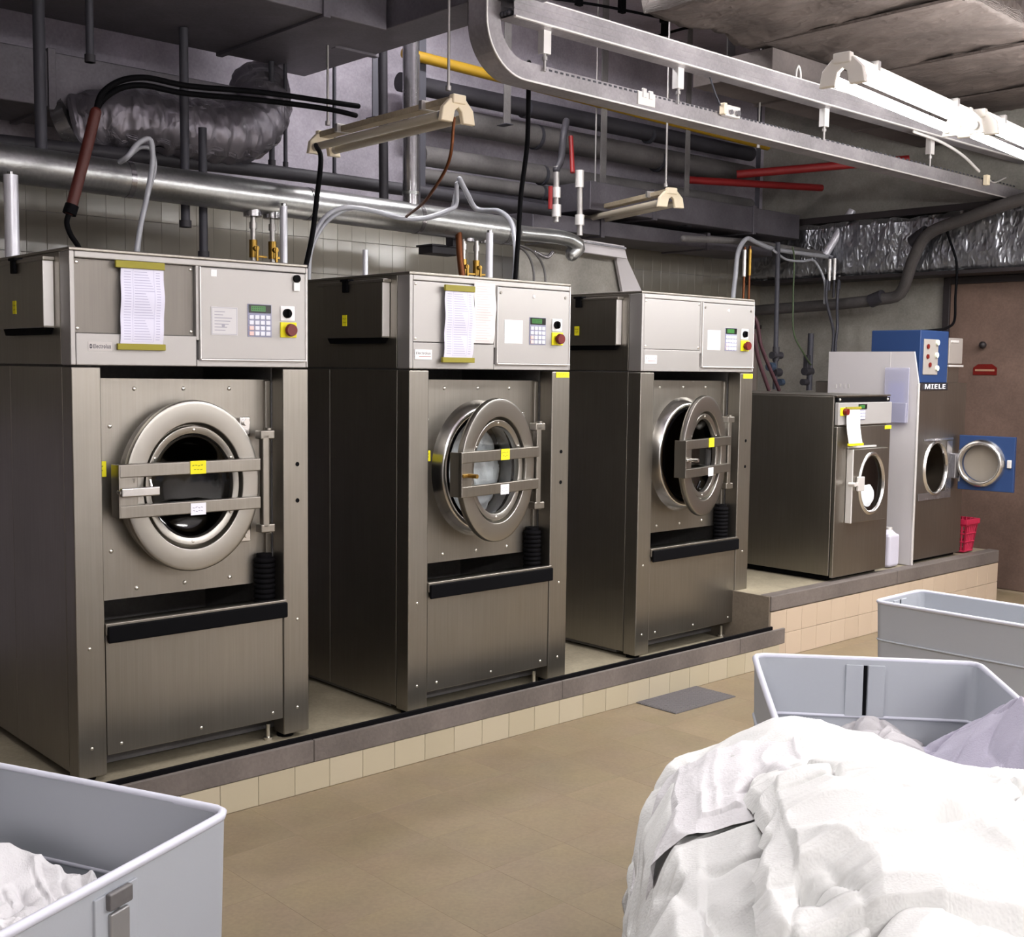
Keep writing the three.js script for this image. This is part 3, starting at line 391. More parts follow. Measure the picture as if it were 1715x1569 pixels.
// ------------------------------------------------------------------ laundry carts
// local frame: x across the short end (0..W), z along the length (0..L) away from that end; origin at one corner of the rim on the floor
function cart(label, corner, dirW, W, L, H, group, seam = true) {
  const turn = Math.atan2(-dirW[1], dirW[0]);
  const t = thing('laundry_cart', label, 'laundry cart', [corner[0], 0, corner[1]], turn, group);
  const tk = .008, in0 = .012, y0 = .17, rr = .03;
  const ringPts = (y, off) => { const f = (H - y) / (H - y0) * in0 + off, a = f, b = W - f, c = f, d = L - f, r = Math.max(.012, rr - off * .5), out = []; const arc = (cx, cz, a0) => { for (let k = 0; k <= 6; k++) { const q = a0 + k / 6 * Math.PI / 2; out.push([cx + r * Math.cos(q), cz + r * Math.sin(q)]); } }; arc(b - r, d - r, 0); arc(a + r, d - r, Math.PI / 2); arc(a + r, c + r, Math.PI); arc(b - r, c + r, Math.PI * 1.5); return out; };
  const shell = (off, flip) => { const ys = [], pos = [], idx = []; for (let k = 0; k <= 14; k++) ys.push(y0 + (H - y0) * k / 14); const n = ringPts(H, off).length; ys.forEach(y => { const yy = y, e = Math.abs(y - (y0 + (H - y0) * .62)) < .02 ? 0 : 0; ringPts(yy, off + e).forEach(p => pos.push(p[0], yy, p[1])); }); for (let k = 0; k < ys.length - 1; k++) for (let j = 0; j < n; j++) { const a = k * n + j, b = k * n + (j + 1) % n, c = a + n, d = b + n; flip ? idx.push(a, b, c, b, d, c) : idx.push(a, c, b, b, c, d); } const g = new THREE.BufferGeometry(); g.setAttribute('position', new THREE.Float32BufferAttribute(pos, 3)); g.setIndex(idx); g.computeVertexNormals(); return g; };
  const sh = [shell(0, false), shell(tk, true), bx(in0 + .01, W - in0 - .01, y0 - .004, y0 + .008, in0 + .01, L - in0 - .01, .002)];
  mesh('bin', sh, M.bin, t);
  mesh('rim', tube(ringPts(H, .002).map(p => [p[0], H, p[1]]), .0078, 10, 140, true), M.binRim, t);
  const yb = H - .15;
  mesh('inner_ridge', tube(ringPts(yb, tk + .001).map(p => [p[0], yb, p[1]]), .0045, 6, 120, true), M.binRim, t);
  if (seam) mesh('outer_ridge', tube(ringPts(yb, -.001).map(p => [p[0], yb, p[1]]), .004, 6, 120, true), M.bin, t);
  for (const zz of [0, 1]) {                                   // reinforcing channel in the middle of both short ends
    const zf = z => zz ? L - z : z, bz = (a, b) => zz ? [L - b, L - a] : [a, b], s = .012;
    meshes('end_channel', [bx(W / 2 - .045, W / 2 - .006, y0 + .05, H - .02, ...bz(-.004, .004), .002), bx(W / 2 + .006, W / 2 + .045, y0 + .05, H - .02, ...bz(-.004, .004), .002), bx(W / 2 - .05, W / 2 - .005, yb, H - .012, ...bz(.0095, .0145), .002), bx(W / 2 + .007, W / 2 + .05, yb, H - .012, ...bz(.0095, .0145), .002)], M.bin, t);
    mesh('slot_shade', bx(W / 2 - .004, W / 2 + .005, yb + .004, H - .014, ...bz(.009, .0125), .0005), M.black, t);  // black strip in place of an open slot, its shade put in as colour
    mesh('end_hook', [bx(W / 2 - .024, W / 2 + .024, H - .044, H - .018, ...bz(-.014, -.003), .003)], M.pipeGrey, t);
    mesh('hook_bracket', [bx(W / 2 - .02, W / 2 + .02, y0 + .1, H - .05, ...bz(-.011, -.003), .003)], M.bracket, t);
  }
  mesh('base_frame', [bx(.05, W - .05, y0 - .03, y0 - .004, .05, L - .05, .003)], M.bracket, t);
  for (const [cx, cz] of [[.1, .1], [W - .1, .1], [.1, L - .1], [W - .1, L - .1]]) { const c = mesh('caster', [bx(cx - .022, cx + .022, .09, y0 - .03, cz - .02, cz + .02, .004), bx(cx - .02, cx - .016, .04, .1, cz - .015, cz + .015, .001), bx(cx + .016, cx + .02, .04, .1, cz - .015, cz + .015, .001)], M.bracket, t); mesh('wheel', cyl([cx - .014, .05, cz], [cx + .014, .05, cz], .05), M.rubber, c); }
  return t;
}
const cartGroup = 'grey plastic laundry carts in the aisle';
cart('grey laundry cart at the lower left, white laundry low inside', [.757, 1.74], [-.915, .403], .56, .9, .75, cartGroup, false);
cart('grey laundry cart behind the white heap, lilac sheet over its rim', [2.356, 1.644], [.65, .76], .575, .87, .75, cartGroup);
cart('grey laundry cart farthest back, empty, beside the tiled step', [3.98, 1.05], [1, -.01], .355, .8, .6, cartGroup);
cart('grey laundry cart buried under the big white heap of laundry', [1.34, 2.275], [.65, .76], .575, .78, .64, cartGroup);

// ------------------------------------------------------------------ cloth
// heap(s,t) over a rectangle W x L; beyond its edges the cloth hangs down
function clothGeo({ W, L, over, n, m, h, fold, flare = .05 }) {
  const pos = [], idx = []; const [oL, oR, oF, oN] = over;
  for (let j = 0; j <= m; j++) for (let i = 0; i <= n; i++) {
    const s = -oL + (W + oL + oR) * i / n, t = -oF + (L + oF + oN) * j / m;
    const cs = Math.min(W, Math.max(0, s)), ct = Math.min(L, Math.max(0, t)), ds = s - cs, dt = t - ct, dist = Math.hypot(ds, dt);
    let x = cs, z = ct, y = h(cs, ct);
    const f = fold(s, t, dist);
    if (dist > 0) { const ux = ds / dist, uz = dt / dist, out = .035 * (1 - Math.exp(-dist / .05)) + flare * dist + f.out * Math.min(1, dist / .08); x += ux * out; z += uz * out; y -= Math.max(0, dist - .035) + .02 * (1 - Math.exp(-dist / .03)); y += f.y * .4; }
    else y += f.y;
    pos.push(x + f.dx, y, z + f.dz);
  }
  for (let j = 0; j < m; j++) for (let i = 0; i < n; i++) { const a = j * (n + 1) + i, b = a + 1, c = a + n + 1, d = c + 1; idx.push(a, c, b, b, c, d); }
  const g = new THREE.BufferGeometry(); g.setAttribute('position', new THREE.Float32BufferAttribute(pos, 3)); g.setIndex(idx); g.computeVertexNormals();
  const uv = []; for (let j = 0; j <= m; j++) for (let i = 0; i <= n; i++) uv.push((W + oL + oR) * i / n, (L + oF + oN) * j / m); g.setAttribute('uv', new THREE.Float32BufferAttribute(uv, 2)); g.userData.keepUV = true; return g;
}
function foldField(seed, amp, fx = 9, fz = 5, rot = .4) {
  const c = Math.cos(rot), s = Math.sin(rot);
  return (u, v, dist) => {
    const a = u * c + v * s, b = -u * s + v * c, w = .35 * fbm(u * 4, v * 4, seed + 5, 3);
    const big = fbm(u * 3, v * 3, seed, 3) - .47, r1 = ridge(a * fx + w * 3, b * fz * .5, seed + 1), r2 = ridge(b * fx * 1.6 + w * 4, a * fz * .8, seed + 2), r3 = ridge(a * fx * 3 + w * 5, b * fz * 1.5, seed + 3);
    const cr = Math.pow(ridge(a * fx * .9 + w * 5, b * fz * .35 + w, seed + 11), 14) + .8 * Math.pow(ridge(b * fx * .8 + w * 6, a * fz * .5, seed + 12), 16) + .5 * Math.pow(ridge(a * fx * 2.3 + w * 7, b * fz * 1.1, seed + 13), 10);
    const y = -amp * 1.5 * cr * Math.min(1, 8 * Math.max(0, vnoise(u * 5 + 3, v * 5, seed + 14) - .35)) + amp * (1.6 * big + 1.1 * (r1 * r1 - .35) + .7 * (r2 * r2 * r2 - .25) + .3 * (r3 * r3 - .35));
    return { y, dx: amp * .5 * (r2 - .5), dz: amp * .5 * (r1 - .5), out: amp * 2.2 * (ridge((u + v) * 9 + w * 2, (u - v) * 1.2, seed + 7) - .3) + amp * 1.2 * (ridge((u + v) * 21, u - v, seed + 8) - .4) };
  };
}
function clothThing(name, label, cat, geo, mat, corner, dirW, y, flipZ) { const m = mesh(name, geo, mat); m.position.set(corner[0], y, corner[1]); m.rotation.y = Math.atan2(-dirW[1], dirW[0]); if (flipZ) m.scale.z = -1; return tag(m, label, cat); }
{
  // big white heap overflowing the nearest cart
  const top = (s, t) => (.05 + .02 * Math.max(0, s - .3) / .3 + .095 * Math.exp(-(((s - .17 - .1 * t) / (s > .17 + .1 * t ? .23 : .17)) ** 2))) * (1 - .2 * t) - .02 * Math.exp(-t / .03);
  const c = [1.32, 2.265], d = [.65, .76], w = [-.76, .65], P = (s, t) => [c[0] + d[0] * s + w[0] * t, c[1] + d[1] * s + w[1] * t];
  const calm = (f, k) => (u, v, dist) => { const r = f(u, v, dist), q = k(u, v); return { y: r.y * q, dx: r.dx * q, dz: r.dz * q, out: r.out }; };
  const smooth = (u, v) => .3 + .7 * Math.min(1, Math.hypot((u - .22) / .35, (v - .1) / .28));
  clothThing('bed_sheet', 'large bright white sheet heaped over the nearest cart', 'laundry', clothGeo({ W: .6, L: .78, over: [.5, .3, .2, .2], n: 330, m: 330, flare: .1, h: top, fold: calm(foldField(3, .021, 10, 5, .9), smooth) }), M.sheet, c, d, .80);
  clothThing('bed_sheet', 'rumpled white sheet bunched on top of the heap, lower right', 'laundry', clothGeo({ W: .5, L: .4, over: [.05, .2, .05, .1], n: 220, m: 180, h: (s, t) => top(s + .1, t + .27) + .016 + .02 * Math.min(1, t / .1), fold: foldField(23, .02, 12, 7, 1.3) }), M.sheet, P(.1, .27), d, .80);
  clothThing('towel', 'white towel with ribbed border hanging off the left of the heap', 'laundry', clothGeo({ W: .15, L: .22, over: [.42, .05, .03, .03], n: 200, m: 120, flare: .12, h: (s, t) => top(s, t + .12) + .004 + .008 * Math.min(1, Math.max(0, .15 - s) / .08), fold: (() => { const f = foldField(43, .012, 14, 8, .1); return (u, v, q) => { const r = f(u, v, q); r.out += .01 + (q > .3 && q < .38 ? .006 * Math.sin(q * 400) : 0); return r; }; })() }), M.towel, P(0, .12), d, .80);
  // lilac sheet and a small white piece in the cart behind
  const B = [2.356, 1.644];
  clothThing('lilac_sheet', 'pale lilac sheet climbing the right rim of the cart behind', 'laundry', clothGeo({ W: .24, L: .4, over: [.2, .06, .12, .1], n: 120, m: 120, h: (s, t) => .0 + .22 * Math.pow(s / .24, 1.3) * (1 - .4 * Math.abs(t / .4 * 2 - 1)), fold: foldField(63, .013, 9, 6, .8) }), M.lilac, [B[0] + .32 * d[0] - .2 * d[1], B[1] + .32 * d[1] + .2 * d[0]], d, .56);
  clothThing('napkin', 'small thin white cloth lying by the far end, cart behind', 'laundry', clothGeo({ W: .2, L: .2, over: [.06, .06, .03, .06], n: 70, m: 70, h: (s, t) => .05 * Math.sin(s / .2 * 3.1) + .02, fold: foldField(83, .014, 14, 9, .3) }), M.thinCloth, [B[0] + .2 * d[0] - .03 * d[1], B[1] + .2 * d[1] + .03 * d[0]], d, .54);
  // laundry in the left cart
  const A = [.747, 1.742], a = [-.915, .403];
  clothThing('laundry_pile', 'white laundry lying low in the cart at the lower left', 'laundry', clothGeo({ W: .48, L: .6, over: [0, 0, 0, 0], n: 130, m: 130, h: (s, t) => .08 * fbm(s * 7, t * 7, 5, 2) + .11 * Math.exp(-((t / .15) ** 2)) * Math.min(1, Math.max(.2, (s - .12) / .14)), fold: foldField(93, .018, 14, 10, .6) }), M.towel, [A[0] + .045 * a[0] - .024 * .403, A[1] + .045 * a[1] - .024 * .915], a, .575);
}

// ------------------------------------------------------------------ light fittings
function batten(label, p0, p1, on, group) {
  const A = v3(p0), B = v3(p1), mid = A.clone().add(B).multiplyScalar(.5), L = A.distanceTo(B), ang = Math.atan2(-(B.z - A.z), B.x - A.x);
  const t = thing('fluorescent_light', label, 'light fitting', [mid.x, mid.y, mid.z], ang, group), h = L / 2;
  mesh('spine', [bx(-h, h, .05, .078, -.03, .03, .004)], on ? M.batten : M.cream, t);
  for (const e of [-1, 1]) {
    mesh('lampholder', prism([[-.085, -.026], [-.03, -.026], [-.02, .02], [0, .036], [.02, .02], [.03, -.026], [.085, -.026], [.075, .026], [.04, .062], [-.04, .062], [-.075, .026]], .02, .003).rotateY(Math.PI / 2).translate(e * (h - .012) - .01, 0, 0), on ? M.batten : M.creamW, t);
    mesh('end_cover', bx(e * (h - .006) - .016, e * (h - .006) + .016, .046, .084, -.034, .034, .006), on ? M.batten : M.creamW, t);
    mesh('mounting_clip', bx(e * (h - .2) - .012, e * (h - .2) + .012, .048, .086, -.05, .05, .002), M.rod, t);
  }
  for (const s of [-1, 1]) { const tb = mesh('fluorescent_tube', cyl([-h + .03, 0, s * .055], [h - .03, 0, s * .055], .0185, .0185, 18), on ? M.tubeOn : M.tubeOff, t); meshes('tube_cap', [cyl([-h + .022, 0, s * .055], [-h + .05, 0, s * .055], .0192), cyl([h - .05, 0, s * .055], [h - .022, 0, s * .055], .0192)], M.rod, tb); }
  if (on) {
    for (const [nits, y, turn] of [[LAMP.nits, -.024, -1], [LAMP.up, .092, 1]]) { const l = new THREE.RectAreaLight(LAMP.color, nits, L - .08, .15); l.name = 'lamp_glow'; l.position.set(0, y, 0); l.rotation.set(turn * Math.PI / 2, 0, 0); l.castShadow = true; t.add(l); }   // bare tubes shine down and, past the spine, up
  }
  return { t, A, B };
}
const d1 = [.994, 0, -.108], step = (p, k) => [p[0] + d1[0] * k, p[1], p[2] + d1[2] * k];
const f1 = [3.587, 2.55, 1.07];
batten('lit twin-tube fluorescent batten at the upper right, whole', f1, step(f1, 1.17), true, 'lit fluorescent battens');
batten('lit twin-tube fluorescent batten cut by the right edge', step([3.587, 2.55, 1.11], 1.22), step([3.587, 2.55, 1.11], 2.39), true, 'lit fluorescent battens');
batten('added unseen lit batten beyond the right edge, extending the row', step([3.587, 2.55, 1.15], 2.44), step([3.587, 2.55, 1.15], 3.61), true, 'lit fluorescent battens');  // added out of view to brighten the right wall and brown door
batten('added unseen lit batten high under the ceiling, just above the frame', [3.35, 3.7, -1.0], [4.5, 3.7, -1.0], true, 'lit fluorescent battens');  // added fill lamp, unseen, to brighten the ceiling and pipe tops
// added fill battens, all unseen, over the aisle and behind the camera
for (const [x, z, where] of [[1.1, 1.5, 'above the low plinth kerb, left'], [4.3, 3.3, 'second from the brown door'], [6.6, 2.6, 'nearest the brown door'], [-.6, 4.75, 'leftmost of the rear row'], [1.4, 4.75, 'second of the rear row'], [3.4, 4.75, 'third of the rear row'], [5.4, 4.75, 'rightmost of the rear row']]) batten('added unseen lit batten over the aisle, ' + where, [x - .58, z > 4 ? 2.45 : 2.75, z], [x + .58, z > 4 ? 2.45 : 2.75, z], true, 'added unseen battens over the aisle');
batten('unlit cream fluorescent batten hanging above the leftmost two washers', [3.042, 2.53, -1.415], [2.998, 2.53, -.352], false, 'unlit fluorescent battens');
batten('unlit cream fluorescent batten hanging above the third washer', [5.536, 2.47, -2.042], [5.227, 2.47, -1.076], false, 'unlit fluorescent battens');

// ------------------------------------------------------------------ pipes, ducts and cables under the ceiling
function pipe(name, label, cat, pts, r, mat, group, extra) { const t = thing(name, label, cat, pts[0], 0, group), o = pts[0], rel = pts.map(p => [p[0] - o[0], p[1] - o[1], p[2] - o[2]]); mesh('pipe_run', pts.length === 2 ? cyl(rel[0], rel[1], r, r, 24) : tube(rel, r, 12), mat, t); if (extra) extra(t, rel); return t; }
const flange = (p, q, R, w, mat = M.galv) => (t) => mesh('flange', cyl(p, q, R, R, 24), mat, t);
function simple(name, label, cat, geos, mat, group) { return tag(mesh(name, geos, mat), label, cat, group); }
// large clad pipe over the machines
pipe('clad_pipe', 'thick silver clad pipe running above all the large washers', 'pipe', [[.5, 2.295, -1.4], [4.25, 2.245, -1.4]], .076, M.pipeClad, null, t => {
  meshes('clad_band', [.9, 1.55, 2.45, 3.1, 3.7].map(x => cyl([x - .012, 2.295 - 2.295 - x * .0133 + .0, 0], [x + .012, -x * .0133, 0], .0785, .0785, 24)), M.galv, t);
  mesh('end_cap', cyl([3.75, -.05, 0], [3.8, -.0507, 0], .076, .05, 24), M.pipeClad, t);
  meshes('tee', [2.152, 2.255].map(x => cyl([x, -.12, .0], [x, -.03, 0], .042, .046, 20)), M.galv, t);
  meshes('tee', [3.45, 3.57].map(x => cyl([x, -.13, .0], [x, -.03, 0], .036, .042, 20)), M.galv, t);
});
pipe('clad_pipe', 'thinner silver pipe continuing right from the thick one', 'pipe', [[4.3, 2.243, -1.4], [4.72, 2.235, -1.4], [4.79, 2.2, -1.4], [4.76, 2.16, -1.42]], .042, M.pipeClad);
pipe('steel_duct', 'upright silver duct rising from the thick clad pipe', 'duct', [[3.565, 2.31, -1.4], [3.559, 3.3, -1.4]], .041, M.galv, null, t => meshes('collar', [cyl([0, .06, 0], [0, .075, 0], .044), cyl([0, .36, 0], [0, .375, 0], .044)], M.pipeClad, t));
pipe('dark_riser', 'dark riser pipe just right of the upright silver duct', 'pipe', [[3.68, 2.33, -1.5], [3.67, 3.1, -1.5]], .022, M.darkPipe);
pipe('dark_riser', 'dark riser pipe just left of the upright silver duct', 'pipe', [[3.47, 2.33, -1.5], [3.46, 3.1, -1.5]], .024, M.darkPipe);
for (const [x, y1, y0, label, z = -1.3] of [[1.53, 2.222, 1.8, 'white vent pipe at the far left, beside the first washer'], [2.755, 2.224, 1.86, 'white vent pipe standing at the right of the leftmost washer'], [3.463, 2.117, 1.872, 'white vent pipe standing on the middle washer', -.677], [3.212, 2.06, 1.78, 'short white vent pipe left of the middle washer']])
  pipe('vent_pipe', label, 'pipe', [[x, y0, z], [x, y1, z]], x > 3.1 && x < 3.3 ? .013 : x < 2 ? .027 : .017, M.whitePipe, 'white vent pipes', x < 3.1 || x > 3.3 ? t => mesh('pipe_end', cyl([0, y1 - y0, 0], [0, y1 - y0 + .012, 0], .012), M.galv, t) : null);
const dropLabels = ['left brass-valved drop pipe above the leftmost washer', 'right brass-valved drop pipe above the leftmost washer', 'right brass-valved drop pipe above the middle washer', 'left brass-valved drop pipe above the middle washer'];
[[2.655, -1.4], [2.756, -1.4], [4.01, -1.4], [3.92, -1.4]].forEach(([x, z], k) => pipe('valve_pipe', dropLabels[k], 'pipe', [[x, 1.87, z], [x, 2.19, z]], .012, M.rod, 'brass-valved drop pipes', t => {
  const v = mesh('valve', [cyl([0, .12, 0], [0, .2, 0], .019), cyl([0, .16, 0], [.0, .16, .035], .012), bx(-.006, .006, .1, .17, .03, .04, .003)], M.brass, t); mesh('valve_lever', bx(.0, .05, .118, .128, .034, .04, .002), M.brass, v); meshes('coupling', [cyl([0, .03, 0], [0, .06, 0], .017), cyl([0, .25, 0], [0, .28, 0], .017)], M.rod, t);
}));
pipe('black_pipe', 'long black pipe just above the thick silver pipe', 'pipe', [[1.0, 2.40, -1.75], [2.9, 2.452, -1.75], [4.95, 2.45, -1.75]], .034, M.darkPipe);
pipe('yellow_pipe', 'yellow gas pipe high on the back wall', 'pipe', [[3.9, 3.225, -1.9], [7.3, 3.165, -1.9]], .03, M.yellowPipe);
const wallPipes = [['broad grey pipe, highest of the stack on the back wall', 2.985, .075, 'pipeGrey', 4.2], ['grey pipe second from top of the stack on the back wall', 2.75, .06, 'pipeGrey', 4.26], ['thin grey pipe third down the stack on the back wall', 2.635, .042, 'pipeGrey', 4.26], ['dark pipe lowest in the stack on the back wall', 2.545, .04, 'darkPipe', 4.26], ['dark wide pipe above the grey stack on the back wall', 3.15, .055, 'darkPipe', 4.1]];
for (const [label, y, r, m, x0] of wallPipes) pipe('wall_pipe', label, 'pipe', [[x0, y, -2.2], [7.5, y + .02, -2.2]], r, M[m], null, t => meshes('pipe_clamp', [1.0, 2.2].map(x => cyl([x - .012, 0, 0], [x + .012, 0, 0], r + .006, r + .006, 20)), M.hanger, t));
pipe('red_pipe', 'dark red sprinkler pipe below the right end of the trays', 'pipe', [[7.0, 2.93, -1.95], [7.75, 3.02, -1.0]], .03, M.redPipe);
pipe('red_pipe', 'second dark red sprinkler pipe farther back and lower', 'pipe', [[6.5, 2.84, -2.0], [7.8, 2.9, -1.75]], .026, M.redPipe);
// rectangular ducts
function duct(label, b, mat, name = 'air_duct') { const t = thing(name, label, 'duct', [b[0], b[2], b[4]]); const w = b[1] - b[0], h = b[3] - b[2], d = b[5] - b[4]; mesh('duct_body', bx(0, w, 0, h, 0, d, .006), mat, t); const long = w > d, f = []; for (let k = .6; k < (long ? w : d) - .3; k += 1.1) f.push(long ? bx(k, k + .035, -.012, h + .012, -.012, d + .012, .003) : bx(-.012, w + .012, -.012, h + .012, k, k + .035, .003)); if (f.length) meshes('duct_flange', f, mat, t); return t; }
duct('dark duct running toward the camera over the unlit batten', [3.06, 3.29, 3.0, 3.45, -1.95, 1.2], M.darkDuct);
duct('wide shaded duct filling the upper left corner', [-1.2, 3.04, 2.985, 3.5, -1.8, -.9], M.darkDuct);
duct('dim brownish duct low behind the upper left duct', [.2, 2.95, 2.62, 2.86, -2.3, -1.85], M.darkDuct);
duct('dark blue-grey duct under the yellow pipe, right of the rods', [5.3, 7.6, 2.5, 2.68, -2.15, -1.8], M.darkDuct);
duct('dark low duct left of the foil duct by the far corner', [4.9, 7.4, 2.36, 2.46, -2.3, -1.9], M.darkDuct);
duct('grey painted duct behind the lit batten', [5.3, 7.9, 3.12, 3.25, -1.0, -.45], M.ductBrown);
// the flexible duct elbow in the upper left
{
  const t = thing('flexible_duct', 'dark foil-wrapped flexible duct sagging at the upper left', 'duct', [2.6, 2.62, -1.85]);
  const pts = [[.42, .3, -.1], [.36, .14, .02], [.2, .0, .1], [-.05, -.03, .12], [-.4, -.02, .05], [-.55, -.06, -.05]].map(v3), c = new THREE.CatmullRomCurve3(pts), g = new THREE.TubeGeometry(c, 80, .14, 36), p = g.attributes.position, n = g.attributes.normal;
  for (let i = 0; i < p.count; i++) { const k = .01 * (ridge(i % 37 * .9, Math.floor(i / 37) * .35, 4) - .5) + .006 * Math.sin(Math.floor(i / 37) * 1.3); p.setXYZ(i, p.getX(i) + n.getX(i) * k, p.getY(i) + n.getY(i) * k, p.getZ(i) + n.getZ(i) * k); } g.computeVertexNormals();
  mesh('duct_sleeve', g, S(0x8b8790, .45, .8, { bumpMap: foilBump, bumpScale: .008 }), t); meshes('duct_band', [cyl([-.58, -.08, -.08], [-.54, -.055, -.04], .15, .15, 28)], M.galv, t);
}
// crumpled foil surfaces
function foilBox(name, label, b, mat, amp, seed, step = .035, parts) {
  const w = b[1] - b[0], h = b[3] - b[2], d = b[5] - b[4], g0 = new THREE.BoxGeometry(w, h, d, Math.ceil(w / step), Math.ceil(h / step), Math.ceil(d / step)); g0.deleteAttribute('uv'); g0.deleteAttribute('normal');
  const g = mergeVertices(g0, 1e-4), p = g.attributes.position; g.computeVertexNormals(); const n = g.attributes.normal.clone();
  for (let i = 0; i < p.count; i++) { const x = p.getX(i), y = p.getY(i), z = p.getZ(i); const a = w > d ? x : z, q = w > d ? z + y : y + x, wq = fbm(a * 2, q * 2, seed + 9, 3); const k = amp * (1.3 * (ridge(a * 3.1 + wq * 2.2, q * 1.6, seed) - .5) + .8 * (ridge(a * 9 + wq * 4, q * 2.5 + wq * 3, seed + 1) - .5) + .5 * (ridge(a * 19, q * 7 + wq * 5, seed + 2) - .5)); p.setXYZ(i, x + n.getX(i) * k, y + n.getY(i) * k, z + n.getZ(i) * k); }
  g.computeVertexNormals();
  const t = thing(name, label, 'duct', [(b[0] + b[1]) / 2, (b[2] + b[3]) / 2, (b[4] + b[5]) / 2]); mesh('foil_wrap', g, mat, t); if (parts) parts(t, w, h, d); return t;
}
foilBox('insulated_duct', 'wide duct wrapped in crumpled brownish foil at the upper right', [4.45, 7.9, 3.3, 3.46, -.62, .62], M.foilBrown, .03, 5, .04, (t, w, h, d) => meshes('foil_tape', [-.9, .1, 1.1].map(x => bx(x, x + .06, -h / 2 - .03, -h / 2 - .012, -d / 2, d / 2, .004)), M.foilBrown, t));
foilBox('insulated_duct', 'shiny silver foil duct along the right wall above the brown door', [7.68, 7.91, 2.22, 2.6, -2.32, 4.0], M.foil, .022, 15, .03, (t, w, h, d) => meshes('duct_ledge', [bx(-w / 2 - .03, -w / 2 + .2, -h / 2 - .04, -h / 2 - .012, -d / 2, d / 2, .004), bx(-w / 2 - .02, w / 2, h / 2 + .012, h / 2 + .06, -d / 2, d / 2, .004)], M.frameDark, t));
pipe('round_duct', 'bluish round duct in the top right corner', 'duct', [[3.4, 3.35, 1.0], [7.9, 3.35, 1.0]], .16, M.darkDuct, null, t => meshes('duct_band', [1.2, 2.4, 3.5].map(x => cyl([x, 0, 0], [x + .04, 0, 0], .166, .166, 24)), M.galv, t));
